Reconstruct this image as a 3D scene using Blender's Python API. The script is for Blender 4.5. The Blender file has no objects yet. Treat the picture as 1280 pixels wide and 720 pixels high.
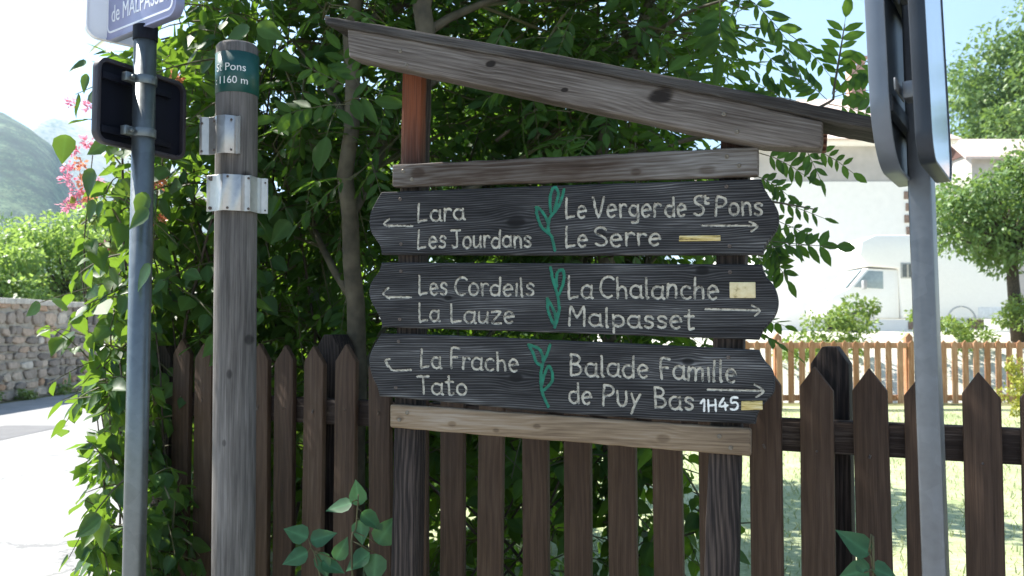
import bpy, bmesh, math, random
import numpy as np
from mathutils import Vector, Matrix
R = math.radians
rng = np.random.default_rng(7)
random.seed(7)
S = bpy.context.scene
COL = S.collection

# ------------------------------------------------------------------ camera, sky, sun, exposure
CAMZ, FPX, PITCH = 1.5, 1100.0, R(2.7)
cam_d = bpy.data.cameras.new('camera')
cam = bpy.data.objects.new('camera', cam_d); COL.objects.link(cam)
cam.location = (0, 0, CAMZ); cam.rotation_euler = (R(90) + PITCH, 0, 0)
cam_d.sensor_width = 36.0; cam_d.lens = 36.0 * FPX / 1280.0
cam_d.clip_start = 0.05; cam_d.clip_end = 8000
cam_d.dof.use_dof = True; cam_d.dof.focus_distance = 2.3; cam_d.dof.aperture_fstop = 7.0
S.camera = cam
SUN_AZ, SUN_EL = -62.0, 50.0            # azimuth clockwise from +Y
wd = bpy.data.worlds.new('World'); S.world = wd; wd.use_nodes = True
_n = wd.node_tree.nodes
sky = _n.new('ShaderNodeTexSky'); sky.sky_type = 'NISHITA'; sky.sun_disc = False
sky.sun_elevation = R(SUN_EL); sky.sun_rotation = R(SUN_AZ % 360)
sky.altitude = 1100; sky.air_density = 1.0; sky.dust_density = .7; sky.ozone_density = .8
wd.node_tree.links.new(sky.outputs[0], _n['Background'].inputs[0])
_n['Background'].inputs[1].default_value = 0.075
sd = bpy.data.lights.new('sun', 'SUN'); sd.energy = 4.9; sd.angle = R(0.53); sd.color = (1, .95, .87)
sun = bpy.data.objects.new('sun', sd); COL.objects.link(sun)
SDIR = Vector((math.sin(R(SUN_AZ)) * math.cos(R(SUN_EL)), math.cos(R(SUN_AZ)) * math.cos(R(SUN_EL)), math.sin(R(SUN_EL))))
sun.rotation_euler = SDIR.to_track_quat('Z', 'Y').to_euler(); sun.location = (-6, 6, 12)
S.view_settings.view_transform = 'Standard'; S.view_settings.look = 'None'
S.view_settings.gamma = 1; S.view_settings.use_curve_mapping = False
S.view_settings.exposure = 1.72
S.render.engine = 'CYCLES'
S.cycles.use_denoising = True
S.cycles.max_bounces = 8; S.cycles.diffuse_bounces = 4; S.cycles.transmission_bounces = 6
S.cycles.volume_bounces = 1; S.cycles.sample_clamp_indirect = 6

# ------------------------------------------------------------------ measuring helpers
cp, sp = math.cos(PITCH), math.sin(PITCH)
def ray(px, py):
    u = (360 - py) / FPX
    return np.array([(px - 640) / FPX, cp - u * sp, u * cp + sp])
def P(px, py, d):
    r = ray(px, py)
    return np.array([0, 0, CAMZ]) + r * (d / r[1])
class Frame:
    """an upright working plane: origin on the ground, local X along it, local Y behind it, Z up"""
    def __init__(s, a, b):
        s.o = np.array([a[0], a[1], 0.0]); s.ang = math.atan2(b[1] - a[1], b[0] - a[0])
        s.e = np.array([math.cos(s.ang), math.sin(s.ang), 0]); s.n = np.array([-math.sin(s.ang), math.cos(s.ang), 0])
    def uv(s, px, py, yoff=0.0):
        D = ray(px, py); C0 = np.array([0, 0, CAMZ]) - s.o
        t = (yoff - C0 @ s.n) / (D @ s.n)
        p = C0 + t * D
        return float(p @ s.e), float(p[2])
SF = Frame((-.385, 2.42), (.618, 2.06))
def kn(px, py, r, y=0.0): return (*SF.uv(px, py, y), r)
def nrm(a):
    a = np.asarray(a, float)
    return a / np.maximum(np.linalg.norm(a, axis=-1, keepdims=True), 1e-9)

# ------------------------------------------------------------------ object helpers
def tag(o, label=None, cat=None, group=None, kind=None):
    if label: o['label'] = label
    if cat: o['category'] = cat
    if group: o['group'] = group
    if kind: o['kind'] = kind
    return o
def thing(name, label, cat, loc=(0, 0, 0), rz=0.0, group=None):
    o = bpy.data.objects.new(name, None); COL.objects.link(o)
    o.empty_display_size = .1
    o.location = loc; o.rotation_euler = (0, 0, rz)
    return tag(o, label, cat, group)
def link(name, me, mat, parent=None, smooth=False):
    o = bpy.data.objects.new(name, me); COL.objects.link(o)
    if mat is not None and not me.materials: me.materials.append(mat)
    if parent is not None: o.parent = parent
    if smooth and len(me.polygons):
        me.polygons.foreach_set('use_smooth', np.ones(len(me.polygons), dtype=bool))
    return o
def np_mesh(name, V, F):
    V = np.asarray(V, np.float32); F = np.asarray(F, np.int32)
    k = F.shape[1]; me = bpy.data.meshes.new(name)
    me.vertices.add(len(V)); me.vertices.foreach_set('co', V.ravel())
    me.loops.add(F.size); me.loops.foreach_set('vertex_index', F.ravel())
    me.polygons.add(len(F)); me.polygons.foreach_set('loop_start', np.arange(0, F.size, k, dtype=np.int32))
    me.update(calc_edges=True)
    return me
class MB:
    """collects shapes that belong to ONE object"""
    def __init__(s): s.v = []; s.f = []
    def add(s, V, F):
        b = len(s.v); s.v.extend([tuple(map(float, p)) for p in V]); s.f.extend([tuple(int(i) + b for i in f) for f in F]); return s
    def box(s, c, size, M=None):
        x, y, z = [d / 2 for d in size]
        V = [Vector((i * x, j * y, k * z)) for i in (-1, 1) for j in (-1, 1) for k in (-1, 1)]
        if M is not None: V = [M @ p for p in V]
        V = [p + Vector(c) for p in V]
        return s.add(V, [(0, 1, 3, 2), (4, 6, 7, 5), (0, 4, 5, 1), (2, 3, 7, 6), (0, 2, 6, 4), (1, 5, 7, 3)])
    def prism(s, poly, y0, y1):
        """poly: (x,z) outline, counter-clockwise seen from -Y; extruded along Y"""
        n = len(poly)
        V = [(x, y0, z) for x, z in poly] + [(x, y1, z) for x, z in poly]
        F = [tuple(range(n)), tuple(range(2 * n - 1, n - 1, -1))]
        F += [(i, i + n, (i + 1) % n + n, (i + 1) % n) for i in range(n)]
        return s.add(V, F)
    def tube(s, pts, rad, sides=8, cap=True):
        pts = np.asarray(pts, float); n = len(pts)
        rad = np.broadcast_to(np.asarray(rad, float), (n,))
        T = nrm(np.gradient(pts, axis=0)) if n > 2 else nrm(np.repeat([pts[-1] - pts[0]], n, 0))
        ref = np.array([0, 0, 1.0]) if abs(T[0][2]) < .9 else np.array([1.0, 0, 0])
        V = []
        a = np.linspace(0, 2 * math.pi, sides, endpoint=False)
        for i in range(n):
            A = nrm(np.cross(T[i], ref)); B = np.cross(T[i], A)
            V.extend(pts[i] + rad[i] * (np.cos(a)[:, None] * A + np.sin(a)[:, None] * B))
        F = [(i * sides + j, i * sides + (j + 1) % sides, (i + 1) * sides + (j + 1) % sides, (i + 1) * sides + j) for i in range(n - 1) for j in range(sides)]
        if cap: F += [tuple(range(sides - 1, -1, -1)), tuple(range((n - 1) * sides, n * sides))]
        return s.add(V, F)
    def mesh(s, name, bevel=0.0, segs=2, rotate=None):
        me = bpy.data.meshes.new(name); me.from_pydata(s.v, [], s.f); me.update()
        bm = bmesh.new(); bm.from_mesh(me)
        bmesh.ops.recalc_face_normals(bm, faces=bm.faces)
        if bevel > 0:
            es = [e for e in bm.edges if len(e.link_faces) == 2 and e.calc_face_angle(0) > .35]
            bmesh.ops.bevel(bm, geom=es, offset=bevel, segments=segs, profile=.5, affect='EDGES', clamp_overlap=True)
        bm.to_mesh(me); bm.free()
        if bevel > 0 and len(me.polygons):
            me.polygons.foreach_set('use_smooth', np.ones(len(me.polygons), dtype=bool)); me.set_sharp_from_angle(angle=R(38))
        return me
    def build(s, name, mat, parent=None, bevel=0.0, segs=2, smooth=False):
        return link(name, s.mesh(name, bevel, segs), mat, parent, smooth)

# ------------------------------------------------------------------ materials
def new_mat(name):
    m = bpy.data.materials.new(name); m.use_nodes = True
    nt = m.node_tree; b = nt.nodes['Principled BSDF']
    return m, nt, b
def N(nt, t, **kw):
    n = nt.nodes.new(t)
    for k, v in kw.items(): setattr(n, k, v)
    return n
def setin(n, **kw):
    for k, v in kw.items(): n.inputs[k].default_value = v
    return n
def ramp(nt, stops):
    r = N(nt, 'ShaderNodeValToRGB'); el = r.color_ramp.elements
    while len(el) < len(stops): el.new(.5)
    for e, (p, c) in zip(el, stops):
        e.position = p; e.color = (c[0], c[1], c[2], 1)
    return r
def math_(nt, op, a, b=None):
    m = N(nt, 'ShaderNodeMath', operation=op)
    for i, v in enumerate((a, b)):
        if v is None: continue
        if isinstance(v, (int, float)): m.inputs[i].default_value = v
        else: nt.links.new(v, m.inputs[i])
    return m.outputs[0]
def plain(name, col, rough=.6, metal=0.0, var=.12, scale=14.0, bump=0.0, spec=.5):
    m, nt, b = new_mat(name)
    tc = N(nt, 'ShaderNodeTexCoord'); no = N(nt, 'ShaderNodeTexNoise'); setin(no, Scale=scale, Detail=5.0)
    nt.links.new(tc.outputs['Object'], no.inputs['Vector'])
    c = np.array(col)
    rp = ramp(nt, [(.3, c * (1 - var)), (.7, np.minimum(c * (1 + var), 1))])
    nt.links.new(no.outputs['Fac'], rp.inputs[0]); nt.links.new(rp.outputs[0], b.inputs['Base Color'])
    setin(b, Roughness=rough, Metallic=metal); b.inputs['Specular IOR Level'].default_value = spec
    if bump:
        bp = N(nt, 'ShaderNodeBump'); setin(bp, Strength=bump, Distance=.01)
        nt.links.new(no.outputs['Fac'], bp.inputs['Height']); nt.links.new(bp.outputs[0], b.inputs['Normal'])
    return m
def wood(name, stops, axis='X', ring=900.0, wander=14.0, w_ring=.35, w_fine=.4, w_blotch=.35, bump=.5, rough=.85, tint=None, knots=0.0, contrast=1.9, knot_at=(), tone=.0, knot_amt=.3, tilt=0.0):
    """weathered timber: growth rings bent by noise, fine fibre streaks, blotches of wear; the grain runs along `axis`"""
    m, nt, b = new_mat(name); L = nt.links.new
    tc = N(nt, 'ShaderNodeTexCoord'); oi = N(nt, 'ShaderNodeObjectInfo')
    off = N(nt, 'ShaderNodeVectorMath', operation='SCALE'); L(tc.outputs['Object'], off.inputs[0]); off.inputs['Scale'].default_value = 1
    add = N(nt, 'ShaderNodeVectorMath', operation='ADD'); L(tc.outputs['Object'], add.inputs[0])
    rnd = math_(nt, 'MULTIPLY', oi.outputs['Random'], 7.3)
    cb = N(nt, 'ShaderNodeCombineXYZ'); L(rnd, cb.inputs[0]); L(rnd, cb.inputs[1]); L(rnd, cb.inputs[2])
    L(cb.outputs[0], add.inputs[1])
    if tilt:
        vr = N(nt, 'ShaderNodeVectorRotate', rotation_type='Y_AXIS'); L(add.outputs[0], vr.inputs['Vector']); vr.inputs['Angle'].default_value = tilt; add = vr
    def stretched(al, ac):
        mp = N(nt, 'ShaderNodeMapping'); mp.inputs['Scale'].default_value = {'X': (al, ac, ac), 'Z': (ac, ac, al), 'Y': (ac, al, ac)}[axis]
        L(add.outputs[0], mp.inputs['Vector']); return mp.outputs[0]
    n1 = N(nt, 'ShaderNodeTexNoise'); setin(n1, Scale=1.0, Detail=2.0); L(stretched(2.2, 9.0), n1.inputs['Vector'])
    sx = N(nt, 'ShaderNodeSeparateXYZ'); L(add.outputs[0], sx.inputs[0])
    across = math_(nt, 'ADD', sx.outputs['Z' if axis != 'Z' else 'X'], sx.outputs['Y'])
    core = None
    sk = N(nt, 'ShaderNodeSeparateXYZ'); L(tc.outputs['Object'], sk.inputs[0])
    for (kx, kz, kr) in knot_at:         # the rings bend round each knot
        dx = math_(nt, 'MULTIPLY', math_(nt, 'SUBTRACT', sk.outputs['X'], kx), (.6 if axis == 'X' else 1.0) / kr); dz = math_(nt, 'SUBTRACT', sk.outputs['Z'], kz)
        dzs = math_(nt, 'MULTIPLY', dz, (1.0 if axis == 'X' else .6) / kr)
        d2 = math_(nt, 'ADD', math_(nt, 'MULTIPLY', dx, dx), math_(nt, 'MULTIPLY', dzs, dzs))
        gs = math_(nt, 'POWER', 2.718, math_(nt, 'MULTIPLY', d2, -.22))
        across = math_(nt, 'SUBTRACT', across, math_(nt, 'MULTIPLY', math_(nt, 'MULTIPLY', dz if axis == 'X' else math_(nt, 'SUBTRACT', sk.outputs['X'], kx), gs), .8))
        cr_ = math_(nt, 'POWER', 2.718, math_(nt, 'MULTIPLY', math_(nt, 'POWER', d2, 3.0), -1.6))
        core = cr_ if core is None else math_(nt, 'MAXIMUM', core, cr_)
    ph = math_(nt, 'ADD', math_(nt, 'MULTIPLY', across, ring), math_(nt, 'MULTIPLY', n1.outputs['Fac'], wander * 6.28))
    n5 = N(nt, 'ShaderNodeTexNoise'); setin(n5, Scale=1.0, Detail=3.0); L(stretched(1.5, 75.0), n5.inputs['Vector'])
    ph = math_(nt, 'ADD', ph, math_(nt, 'MULTIPLY', n5.outputs['Fac'], 7.0))
    rg = math_(nt, 'ADD', math_(nt, 'MULTIPLY', math_(nt, 'SINE', ph), .5), .5)
    n2 = N(nt, 'ShaderNodeTexNoise'); setin(n2, Scale=1.0, Detail=4.0, Roughness=.65); L(stretched(7.0, 330.0), n2.inputs['Vector'])
    n3 = N(nt, 'ShaderNodeTexNoise'); setin(n3, Scale=1.0, Detail=4.0, Roughness=.6); L(stretched(2.0, 11.0), n3.inputs['Vector'])
    f = math_(nt, 'ADD', math_(nt, 'MULTIPLY', rg, w_ring), math_(nt, 'MULTIPLY', n2.outputs['Fac'], w_fine))
    f = math_(nt, 'ADD', f, math_(nt, 'MULTIPLY', n3.outputs['Fac'], w_blotch))
    if knots:
        vo = N(nt, 'ShaderNodeTexVoronoi'); setin(vo, Scale=1.0); L(stretched(2.1, 4.2), vo.inputs['Vector'])
        kn = math_(nt, 'MAXIMUM', math_(nt, 'SUBTRACT', 1.0, math_(nt, 'MULTIPLY', vo.outputs['Distance'], 9.0)), 0.0)
        f = math_(nt, 'SUBTRACT', f, math_(nt, 'MULTIPLY', kn, knots))
    f = math_(nt, 'ADD', math_(nt, 'MULTIPLY', math_(nt, 'SUBTRACT', f, .5), contrast), .5)
    if core is not None: f = math_(nt, 'SUBTRACT', f, math_(nt, 'MULTIPLY', core, knot_amt))
    if tone: f = math_(nt, 'ADD', f, math_(nt, 'MULTIPLY', math_(nt, 'SUBTRACT', oi.outputs['Random'], .5), tone))
    rp = ramp(nt, stops); L(f, rp.inputs[0])
    out = rp.outputs[0]
    if tint:      # sun fleck painted into the timber as a red-orange band: local Z range (z0 fading to z1)
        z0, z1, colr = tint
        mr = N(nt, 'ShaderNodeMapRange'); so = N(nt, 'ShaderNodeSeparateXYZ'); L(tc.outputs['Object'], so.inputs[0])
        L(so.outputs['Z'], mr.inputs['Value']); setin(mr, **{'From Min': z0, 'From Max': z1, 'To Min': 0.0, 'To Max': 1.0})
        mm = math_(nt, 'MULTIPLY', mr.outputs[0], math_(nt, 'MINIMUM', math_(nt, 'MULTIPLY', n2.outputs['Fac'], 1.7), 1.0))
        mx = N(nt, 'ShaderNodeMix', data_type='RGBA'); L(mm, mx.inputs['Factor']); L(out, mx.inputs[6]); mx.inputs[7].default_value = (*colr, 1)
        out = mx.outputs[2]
    L(out, b.inputs['Base Color']); setin(b, Roughness=rough); b.inputs['Specular IOR Level'].default_value = .25
    bp = N(nt, 'ShaderNodeBump'); setin(bp, Strength=bump, Distance=.003)
    hh = math_(nt, 'ADD', math_(nt, 'MULTIPLY', rg, w_ring * 1.5), n2.outputs['Fac'])
    L(hh, bp.inputs['Height']); L(bp.outputs[0], b.inputs['Normal'])
    return m
def leaf_mat(name, dark, light, trans, tw=.4, rough=.45, spec=.4):
    m, nt, b = new_mat(name); L = nt.links.new
    ge = N(nt, 'ShaderNodeNewGeometry')
    rp = ramp(nt, [(0, dark), (.6, (np.array(dark) + np.array(light)) / 2), (1, light)]); L(ge.outputs['Random Per Island'], rp.inputs[0])
    at = N(nt, 'ShaderNodeAttribute'); at.attribute_name = 'rib'
    tc = N(nt, 'ShaderNodeTexCoord'); no = N(nt, 'ShaderNodeTexNoise'); setin(no, Scale=45.0, Detail=3.0); L(tc.outputs['Object'], no.inputs['Vector'])
    k = math_(nt, 'ADD', math_(nt, 'MULTIPLY', math_(nt, 'POWER', at.outputs['Fac'], 5.0), .8), math_(nt, 'ADD', math_(nt, 'MULTIPLY', no.outputs['Fac'], .7), .65))
    vm = N(nt, 'ShaderNodeVectorMath', operation='SCALE'); L(rp.outputs[0], vm.inputs[0]); L(k, vm.inputs['Scale'])
    L(vm.outputs[0], b.inputs['Base Color']); setin(b, Roughness=rough); b.inputs['Specular IOR Level'].default_value = spec
    tr = N(nt, 'ShaderNodeBsdfTranslucent'); tr.inputs[0].default_value = (*trans, 1)
    mx = N(nt, 'ShaderNodeMixShader'); mx.inputs[0].default_value = tw
    L(b.outputs[0], mx.inputs[1]); L(tr.outputs[0], mx.inputs[2])
    L(mx.outputs[0], nt.nodes['Material Output'].inputs['Surface'])
    return m
def galvanised(name, col, rough=.42):
    m, nt, b = new_mat(name); L = nt.links.new
    tc = N(nt, 'ShaderNodeTexCoord'); vo = N(nt, 'ShaderNodeTexVoronoi'); setin(vo, Scale=26.0); L(tc.outputs['Object'], vo.inputs['Vector'])
    no = N(nt, 'ShaderNodeTexNoise'); setin(no, Scale=60.0, Detail=4.0); L(tc.outputs['Object'], no.inputs['Vector'])
    sx = N(nt, 'ShaderNodeSeparateColor'); L(vo.outputs['Color'], sx.inputs[0])
    f = math_(nt, 'ADD', math_(nt, 'MULTIPLY', sx.outputs[0], .3), math_(nt, 'MULTIPLY', no.outputs['Fac'], .7))
    c = np.array(col); rp = ramp(nt, [(.1, c * .8), (.9, np.minimum(c * 1.2, 1))]); L(f, rp.inputs[0]); L(rp.outputs[0], b.inputs['Base Color'])
    rr = math_(nt, 'ADD', math_(nt, 'MULTIPLY', f, .2), rough - .1); L(rr, b.inputs['Roughness']); setin(b, Metallic=.75)
    return m

_a, _b = SF.uv(440, 54), SF.uv(1028, 168); BEAM_TILT = -math.atan2(_a[1] - _b[1], _b[0] - _a[0])
g = lambda v, k=1.0: (v, v * k, v * k * k)
M = {}
M['board'] = wood('weathered black board', [(.2, (.008, .0075, .0075)), (.44, (.017, .0165, .017)), (.62, (.041, .040, .041)), (.8, (.095, .093, .092)), (.95, (.23, .226, .22))], ring=1000, wander=7, w_ring=.17, w_fine=.42, w_blotch=.54, bump=.6, rough=.8, contrast=1.75, tone=.14, knot_at=[kn(645, 277, .016), kn(752, 292, .008), kn(878, 338, .010), kn(560, 372, .007), kn(645, 472, .012), kn(860, 452, .009)])
M['beam'] = wood('grey weathered beam', [(.12, (.022, .017, .014)), (.38, (.078, .062, .050)), (.62, (.165, .140, .120)), (.88, (.30, .27, .24))], ring=620, wander=5, w_ring=.07, w_fine=.5, w_blotch=.5, contrast=1.7, knot_amt=.55, tilt=BEAM_TILT, knot_at=[kn(826, 120, .019, -.045), kn(621, 86, .009), kn(712, 118, .006)])
M['bar_dark'] = wood('stained grey crossbar', [(.12, (.014, .009, .006)), (.40, (.060, .041, .029)), (.62, (.13, .112, .097)), (.88, (.26, .245, .23))], ring=500, wander=5, w_ring=.06, w_fine=.36, w_blotch=.68, knot_amt=.16, knot_at=[kn(884, 212, .013), kn(522, 216, .014), kn(795, 215, .009)])
M['bar_tan'] = wood('tan crossbar', [(.1, (.05, .045, .043)), (.36, (.13, .09, .058)), (.6, (.25, .18, .115)), (.88, (.36, .30, .235))], ring=500, wander=5, w_ring=.06, w_fine=.42, w_blotch=.6, contrast=1.7, knot_amt=.2, knot_at=[kn(671, 533, .007), kn(829, 548, .011), kn(565, 530, .008), kn(620, 538, .006), kn(500, 523, .008)])
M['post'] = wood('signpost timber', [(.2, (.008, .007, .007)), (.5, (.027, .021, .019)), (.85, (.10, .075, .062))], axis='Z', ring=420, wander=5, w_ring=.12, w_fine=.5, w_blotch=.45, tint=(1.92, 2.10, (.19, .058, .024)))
M['post_dark'] = wood('dark signpost timber', [(.2, (.007, .006, .006)), (.5, (.022, .016, .014)), (.85, (.075, .055, .045))], axis='Z', ring=420, wander=5, w_ring=.12, w_fine=.5, w_blotch=.45)
M['roofboard'] = wood('mossy roof board', [(.15, (.016, .014, .012)), (.5, (.048, .042, .037)), (.85, (.13, .118, .106))], ring=300, wander=4, w_ring=.05, w_fine=.5, w_blotch=.5, bump=.9, tilt=BEAM_TILT)
M['soffit'] = wood('sheltered red timber', [(.25, (.05, .02, .012)), (.6, (.16, .07, .04)), (.9, (.24, .13, .08))], ring=400, wander=4)
M['picket'] = wood('brown stained picket', [(.12, (.025, .0135, .008)), (.45, (.058, .034, .0215)), (.72, (.088, .054, .035)), (.95, (.13, .088, .062))], axis='Z', ring=260, wander=4, w_ring=.1, w_fine=.5, w_blotch=.45, bump=.4, rough=.7, contrast=1.6, tone=.3)
M['rail'] = wood('dark fence rail', [(.15, (.012, .008, .007)), (.6, (.03, .02, .016)), (.9, (.12, .095, .08))], ring=260, wander=4, w_ring=.06, w_fine=.55, w_blotch=.45, bump=.6)
M['pole_wood'] = wood('grey round post', [(.1, (.03, .027, .0255)), (.4, (.096, .088, .082)), (.62, (.168, .154, .143)), (.9, (.29, .268, .25))], axis='Z', ring=150, wander=3, w_ring=.07, w_fine=.46, w_blotch=.52, bump=.75, contrast=1.7, knot_at=[(-.006, 1.37, .009), (.042, 1.47, .010), (-.018, 1.17, .0065), (.03, 1.95, .013)])
M['far_fence'] = wood('orange fence timber', [(.2, (.32, .15, .07)), (.6, (.52, .30, .18)), (.85, (.64, .44, .31))], axis='Z', ring=100, wander=3, w_ring=.1, bump=.2, tone=.35)
def worn(name, stops, scale, stretch=(1, 1, 1)):
    m, nt, b = new_mat(name); tc = N(nt, 'ShaderNodeTexCoord'); mp = N(nt, 'ShaderNodeMapping'); mp.inputs['Scale'].default_value = stretch
    no = N(nt, 'ShaderNodeTexNoise'); setin(no, Scale=scale, Detail=5.0, Roughness=.65); nt.links.new(tc.outputs['Object'], mp.inputs[0]); nt.links.new(mp.outputs[0], no.inputs['Vector'])
    rp = ramp(nt, stops); nt.links.new(no.outputs['Fac'], rp.inputs[0]); nt.links.new(rp.outputs[0], b.inputs['Base Color']); setin(b, Roughness=.88)
    bp = N(nt, 'ShaderNodeBump'); setin(bp, Strength=.6, Distance=.004); nt.links.new(no.outputs['Fac'], bp.inputs['Height']); nt.links.new(bp.outputs[0], b.inputs['Normal'])
    return m
M['paint'] = worn('worn cream letter paint', [(.34, (.07, .068, .062)), (.43, (.30, .28, .23)), (.52, (.50, .465, .38)), (.68, (.62, .58, .48))], 95)
M['paint_white'] = plain('white letter paint', (.78, .77, .72), .8, var=.15, scale=90)
M['green_paint'] = plain('green motif paint', (.008, .15, .088), .7, var=.35, scale=70)
M['patch'] = worn('cream waymark paint', [(.3, (.35, .27, .12)), (.4, (.68, .56, .31)), (.6, (.76, .65, .40)), (.75, (.80, .72, .50))], 60)
M['patch_yellow'] = worn('worn yellow waymark paint', [(.36, (.10, .075, .03)), (.44, (.50, .37, .12)), (.56, (.66, .52, .22)), (.68, (.75, .68, .46))], 60, (.35, 1, 3.0))
M['screw'] = plain('zinc screw head', (.20, .17, .13), .45, .7, var=.3, scale=200)
M['bolt'] = plain('rusty bolt head', (.12, .095, .08), .55, .6, var=.4, scale=200)
M['galv'] = galvanised('galvanised steel', (.165, .175, .188), .46)
M['galv_pole'] = galvanised('galvanised tube', (.165, .182, .184), .36)
M['alu'] = galvanised('brushed aluminium', (.50, .49, .47), .42)
M['dark_back'] = plain('dark sign back', (.006, .007, .013), .6, .0, var=.2, spec=.15)
M['rim'] = plain('sign rim', (.035, .03, .036), .5, .1, var=.2)
M['panel_grey'] = plain('grey sign rim', (.15, .17, .20), .42, .4, var=.1)
M['panel_dark'] = plain('dark sign tray', (.02, .026, .035), .5, .2, var=.2)
M['reflective'] = plain('glossy sign face', (.62, .62, .62), .12, .9, var=.05)
M['name_blue'] = plain('sign lilac blue enamel', (.27, .275, .43), .3, 0, var=.04)
M['name_white'] = plain('white enamel', (.80, .80, .82), .3, 0, var=.03)
M['name_edge'] = plain('blue sign edge', (.24, .25, .38), .35, .2, var=.1)
M['collar'] = plain('green plastic collar', (.008, .075, .068), .38, 0, var=.12)
M['white_text'] = plain('white print', (.82, .82, .80), .5, var=.03)
M['leaf_ash'] = leaf_mat('ash leaf', (.016, .044, .013), (.046, .098, .024), (.21, .39, .028), .37, .5, .2)
M['leaf_broad'] = leaf_mat('heart shaped leaf', (.020, .060, .022), (.058, .118, .034), (.23, .39, .035), .36, .45, .25)
M['leaf_near'] = leaf_mat('bluish near leaf', (.035, .105, .052), (.06, .145, .062), (.12, .28, .06), .25, .4, .3)
M['leaf_under'] = leaf_mat('undergrowth leaf', (.014, .042, .014), (.045, .10, .024), (.22, .40, .03), .42, .5, .2)
M['leaf_far'] = leaf_mat('far tree leaf', (.06, .12, .04), (.15, .23, .075), (.22, .34, .06), .33)
M['leaf_bright'] = leaf_mat('sunlit tree leaf', (.09, .17, .055), (.2, .30, .10), (.36, .52, .10), .5)
M['leaf_lime'] = leaf_mat('lime bush leaf', (.09, .16, .04), (.2, .28, .07), (.3, .4, .06), .35)
M['conifer'] = leaf_mat('golden conifer', (.20, .22, .03), (.34, .34, .06), (.4, .4, .05), .3)
M['petal'] = leaf_mat('pink petal', (.62, .16, .34), (.8, .45, .48), (.8, .35, .45), .45)
M['petal_orange'] = leaf_mat('coral petal', (.6, .14, .08), (.75, .4, .25), (.8, .35, .2), .4)
M['bark_ash'] = plain('smooth olive brown bark', (.092, .076, .048), .8, var=.4, scale=18, bump=.3)
M['bark'] = plain('brown bark', (.07, .052, .038), .9, var=.4, scale=25, bump=.5)
M['stem'] = plain('green brown stem', (.09, .085, .035), .7, var=.3)
M['wire'] = plain('green wire', (.13, .20, .18), .5, .3, var=.2)
M['stucco'] = plain('white stucco', (.90, .87, .81), .9, var=.03, scale=4, bump=.1)
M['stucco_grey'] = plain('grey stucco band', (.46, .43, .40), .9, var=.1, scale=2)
M['tile_pale'] = plain('pale roof tile', (.62, .50, .44), .85, var=.12, scale=6)
M['brick'] = plain('pinkish brick', (.50, .30, .24), .9, var=.2, scale=12)
M['gable'] = plain('dark gable timber', (.10, .05, .04), .8, var=.2)
M['van'] = plain('white van body', (.88, .86, .82), .3, 0, var=.02)
M['van_glass'] = plain('tinted van glass', (.10, .11, .11), .12, 0, var=.2)
M['van_cab_glass'] = plain('cab glass', (.30, .36, .38), .1, 0, var=.1)
M['tyre'] = plain('black rubber', (.03, .03, .03), .8, var=.2)
M['steel'] = plain('wheel steel', (.5, .5, .5), .4, .6, var=.1)
M['lamp_red'] = plain('red lamp lens', (.5, .03, .02), .25, var=.1)

# ground materials
def ground_mat(name, stops, scale, detail=8, bump=.3, second=None):
    m, nt, b = new_mat(name); L = nt.links.new
    tc = N(nt, 'ShaderNodeTexCoord'); n = N(nt, 'ShaderNodeTexNoise'); setin(n, Scale=scale, Detail=float(detail), Roughness=.65)
    L(tc.outputs['Object'], n.inputs['Vector'])
    n2 = N(nt, 'ShaderNodeTexNoise'); setin(n2, Scale=scale * 28, Detail=4.0); L(tc.outputs['Object'], n2.inputs['Vector'])
    f = math_(nt, 'ADD', math_(nt, 'MULTIPLY', n.outputs['Fac'], .6), math_(nt, 'MULTIPLY', n2.outputs['Fac'], .4))
    if second:
        vo = N(nt, 'ShaderNodeTexVoronoi', feature='DISTANCE_TO_EDGE'); setin(vo, Scale=second)
        wv = N(nt, 'ShaderNodeVectorMath', operation='ADD'); L(tc.outputs['Object'], wv.inputs[0]); L(n.outputs['Color'], wv.inputs[1]); L(wv.outputs[0], vo.inputs['Vector'])
        f = math_(nt, 'SUBTRACT', f, math_(nt, 'MULTIPLY', math_(nt, 'LESS_THAN', vo.outputs['Distance'], .008), .25))
    rp = ramp(nt, stops); L(f, rp.inputs[0]); L(rp.outputs[0], b.inputs['Base Color']); setin(b, Roughness=.92); b.inputs['Specular IOR Level'].default_value = .2
    bp = N(nt, 'ShaderNodeBump'); setin(bp, Strength=bump, Distance=.02); L(f, bp.inputs['Height']); L(bp.outputs[0], b.inputs['Normal'])
    return m
M['road'] = ground_mat('pale worn asphalt', [(.3, (.20, .20, .20)), (.5, (.30, .295, .29)), (.7, (.36, .355, .35))], 1.2, second=.35)
M['soil'] = ground_mat('dry soil and grass', [(.3, (.10, .085, .05)), (.5, (.14, .14, .06)), (.7, (.2, .2, .09))], .9)
M['lawn'] = ground_mat('sunburnt lawn', [(.3, (.16, .21, .09)), (.5, (.33, .365, .20)), (.7, (.46, .47, .32))], 1.1, bump=.8)
M['bank'] = ground_mat('pale gravelly bank', [(.3, (.42, .42, .30)), (.5, (.60, .58, .50)), (.7, (.68, .66, .60))], .5, bump=.6)
M['hill'] = ground_mat('forest hillside', [(.40, (.007, .020, .012)), (.5, (.026, .055, .026)), (.58, (.10, .14, .07))], .02, bump=1.5)
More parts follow.
